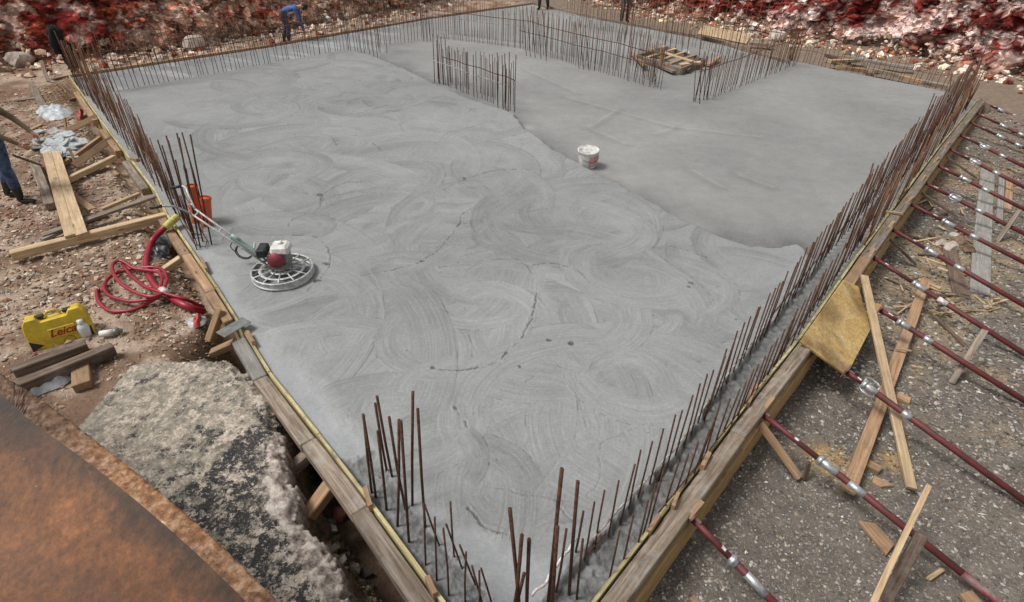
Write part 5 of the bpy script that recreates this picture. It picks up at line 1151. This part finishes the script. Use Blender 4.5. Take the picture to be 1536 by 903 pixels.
def std_joints(bend=0., arm_l=None, arm_r=None, step=.12, knee=.0):
    """faces +Y; bend in radians forward at the hip"""
    J = {'pelvis': ((0, 0, .95), (.155, .12))}
    def up_(d_, y=0, x=0):
        return (x, math.sin(bend)*d_+y*math.cos(bend), .97+math.cos(bend)*d_-y*math.sin(bend))
    J['waist'] = (up_(.12), (.14, .1)); J['chest'] = (up_(.33), (.175, .12)); J['neck0'] = (up_(.5), (.08, .075)); J['neck'] = (up_(.57, .01), (.055, .055)); J['head'] = (up_(.68, .03), (.078, .09)); J['crown'] = (up_(.79, .03), (.06, .07))
    for s_, S in ((-1, 'L'), (1, 'R')):
        yy = step*s_
        J['hip'+S] = ((.1*s_, 0, .88), .112); J['knee'+S] = ((.115*s_, yy*.5+.04+knee, .5), .082); J['ank'+S] = ((.12*s_, yy-.02, .1), .052); J['shin'+S] = ((.117*s_, yy*.8, .27), .074); J['heel'+S] = ((.12*s_, yy-.05, .045), .045); J['toe'+S] = ((.135*s_, yy+.17, .035), (.045, .032))
        J['sho'+S] = (up_(.46, 0, .18*s_), .065)
        a_ = arm_l if s_ < 0 else arm_r; el, wr = a_
        J['elb'+S] = (el, .045); J['wri'+S] = (wr, .028)
        d_ = (Vector(wr)-Vector(el)).normalized(); side_ = Vector((s_, 0, 0)); side_ = (side_-d_*side_.dot(d_)).normalized(); nn_ = d_.cross(side_)
        w0 = Vector(wr); J['palm'+S] = (tuple(w0+d_*.06), (.034, .02))
        for f_, (o_, l_) in enumerate(((-.03, .07), (-.01, .08), (.01, .075), (.03, .06))):
            b0 = w0+d_*.09+nn_*o_; J['f%d%s' % (f_, S)] = (tuple(b0), .0095); J['g%d%s' % (f_, S)] = (tuple(b0+d_*l_*.5-side_*.012), .0085); J['h%d%s' % (f_, S)] = (tuple(b0+d_*l_*.7-side_*.04), .007)
        J['t0'+S] = (tuple(w0+d_*.04-nn_*.035), .011); J['t1'+S] = (tuple(w0+d_*.08-nn_*.055-side_*.01), .009)
    Bn = [('pelvis', 'waist'), ('waist', 'chest'), ('chest', 'neck0'), ('neck0', 'neck'), ('neck', 'head'), ('head', 'crown')]
    for S in 'LR':
        Bn += [('pelvis', 'hip'+S), ('hip'+S, 'knee'+S), ('knee'+S, 'shin'+S), ('shin'+S, 'ank'+S), ('ank'+S, 'heel'+S), ('heel'+S, 'toe'+S), ('chest', 'sho'+S), ('sho'+S, 'elb'+S), ('elb'+S, 'wri'+S), ('wri'+S, 'palm'+S), ('palm'+S, 't0'+S), ('t0'+S, 't1'+S)]
        for f_ in range(4): Bn += [('palm'+S, 'f%d%s' % (f_, S)), ('f%d%s' % (f_, S), 'g%d%s' % (f_, S)), ('g%d%s' % (f_, S), 'h%d%s' % (f_, S))]
    return J, Bn
def mo_(top, leg, foot, glove='skin'):
    def f(a_, b_):
        k = a_+b_
        if 'ank' in k and ('heel' in k or 'toe' in k) or 'toe' in b_: return foot
        if 'shin' in a_: return foot
        if 'knee' in a_: return leg
        if 'hip' in b_ or 'hip' in a_: return leg
        if a_ in ('neck0', 'neck', 'head'): return 'skin'
        if 'palm' in k or b_[0] in 'fgh' and b_[1:2].isdigit() or b_[:2] in ('t0', 't1'): return glove
        return top
    return f
def hairdo(root, body, J, m='hair', brim=None):
    h_ = Vector(J['head'][0]); c_ = Vector(J['crown'][0]); d_ = (c_-h_).normalized(); mb = MB(); R4 = d_.to_track_quat('Z', 'Y').to_matrix()
    prof = [(.092, -.02), (.102, .03), (.1, .07), (.085, .11), (.05, .14), (0, .15)]
    if brim: prof = [(.15, -.0), (.105, .01)]+prof[1:]
    n = 20; vs = [h_+R4 @ Vector((r_*math.cos(6.283*k/n), r_*math.sin(6.283*k/n)-.01, z_)) for r_, z_ in prof for k in range(n)]
    mb.add(vs, [(i_*n+k, i_*n+(k+1) % n, (i_+1)*n+(k+1) % n, (i_+1)*n+k) for i_ in range(len(prof)-1) for k in range(n)], 0, True); mb.build('cap' if brim else 'hair', M[m], root)
def face(root, J, fwd):
    h_ = Vector(J['head'][0]); u_ = (Vector(J['crown'][0])-h_).normalized(); f_ = Vector(fwd); f_ = (f_-u_*f_.dot(u_)).normalized(); s_ = u_.cross(f_)
    mb = MB(); c_ = h_+f_*.1-u_*.01; mb.tube([c_+u_*.035-f_*.012, c_+f_*.016-u_*.005], [.007, .014], 8); mb.build('nose', M['skin'], root)
    for k in (-1, 1):
        mb = MB(); c_ = h_+f_*.088+u_*.025+s_*.032*k; mb.tube([c_-f_*.01, c_+f_*.004], .011, 8); mb.build('eye', M['hair'], root)
        mb = MB(); c_ = h_+s_*.09*k; mb.tube([c_-u_*.025, c_+u_*.025], [.014, .02], 8); mb.build('ear', M['skin'], root)
    mb = MB(); c_ = h_+f_*.09-u_*.05; mb.tube([c_-s_*.022, c_+s_*.022], .006, 6); mb.build('mouth', M['brick'], root)
# standing worker at the left edge (faces +x, seen from behind-right)
J, Bn = std_joints(.2, ((-.22, .3, 1.2), (-.15, .5, 1.02)), ((.3, .26, 1.16), (.24, .48, .98)), .14)
wp = G(27, 300, 0)
w1, b1 = person('worker in an olive sweater, blue jeans and black boots at the left edge', wp, math.radians(-78), J, Bn, ['olive', 'jeans', 'boot', 'skin'], mo_('olive', 'jeans', 'boot'))
w1.scale = (.86,)*3; w1.rotation_euler = (0, math.radians(12), math.radians(-78)); w1.rotation_euler = Matrix.Rotation(math.radians(3), 3, 'Y').__matmul__(Matrix.Rotation(math.radians(-78), 3, 'Z')).to_euler(); hairdo(w1, b1, J); face(w1, J, (0, 1, 0))
mb = MB(); hp = P(38, 220, .72); q0 = P(20, 233, .55); q1 = P(62, 248, .25); mb.tube([Vector((0, 0, 0)), q1-q0], .016, 8); tag(mb.build('tool_handle', M['dark'], loc=q0), 'short wooden tool handle held low by the standing worker', 'tool')
# bent worker at the back left
J, Bn = std_joints(1.35, ((-.2, .5, .7), (-.14, .55, .44)), ((.2, .52, .7), (.12, .58, .42)), .1, .05)
w2, b2 = person('worker in a blue jacket bending over behind the far left strip', P(432, 66, -.1), math.radians(-80), J, Bn, ['blue', 'darktrouser', 'boot', 'skin', 'white'], mo_('blue', 'darktrouser', 'boot'))
w2.scale = (.86,)*3; hairdo(w2, b2, J); face(w2, J, (0, .3, -1))
J, Bn = std_joints(.05, ((-.27, .0, 1.15), (-.25, .12, .92)), ((.27, 0, 1.15), (.25, .12, .92)), .15)
w3, b3 = person('worker in dark trousers walking at the top, only the legs in view', P(815, 14, 0), math.radians(160), J, Bn, ['darktrouser', 'jeans', 'boot', 'skin'], mo_('darktrouser', 'darktrouser', 'boot'))
hairdo(w3, b3, J); face(w3, J, (0, 1, 0))
J, Bn = std_joints(.1, ((-.25, .1, 1.18), (-.12, .3, 1.1)), ((.25, .1, 1.18), (.12, .3, 1.1)), .06)
w4, b4 = person('worker in a grey work suit standing behind the rebar thicket', P(936, 34, 0), math.radians(190), J, Bn, ['darktrouser', 'boot', 'skin'], mo_('darktrouser', 'darktrouser', 'boot'))
hairdo(w4, b4, J); face(w4, J, (0, 1, 0))

# ------------------------------------------------------------------ light
w = bpy.data.worlds.new('World'); sc.world = w; w.use_nodes = True; nt = w.node_tree; bg = nt.nodes['Background']
sky = nt.nodes.new('ShaderNodeTexSky'); sky.sky_type = 'NISHITA'; sky.sun_disc = False; EL, AZ = math.radians(60), math.radians(-98)
sky.sun_elevation = EL; sky.sun_rotation = AZ; sky.air_density = 1.; sky.dust_density = 3.; sky.ozone_density = 1.
hs = nt.nodes.new('ShaderNodeHueSaturation'); hs.inputs['Saturation'].default_value = .12; nt.links.new(sky.outputs[0], hs.inputs['Color']); nt.links.new(hs.outputs[0], bg.inputs[0]); bg.inputs[1].default_value = .135
sl = bpy.data.lights.new('sun', 'SUN'); sl.energy = 2.6; sl.angle = math.radians(17); sl.color = (1, .98, .95); so = bpy.data.objects.new('sun', sl); C.objects.link(so)
dv = Vector((math.sin(AZ)*math.cos(EL), math.cos(AZ)*math.cos(EL), math.sin(EL))); so.rotation_euler = dv.to_track_quat('Z', 'Y').to_euler()
sc.view_settings.view_transform = 'Standard'; sc.view_settings.look = 'None'; sc.view_settings.exposure = 0
sc.cycles.max_bounces = 5
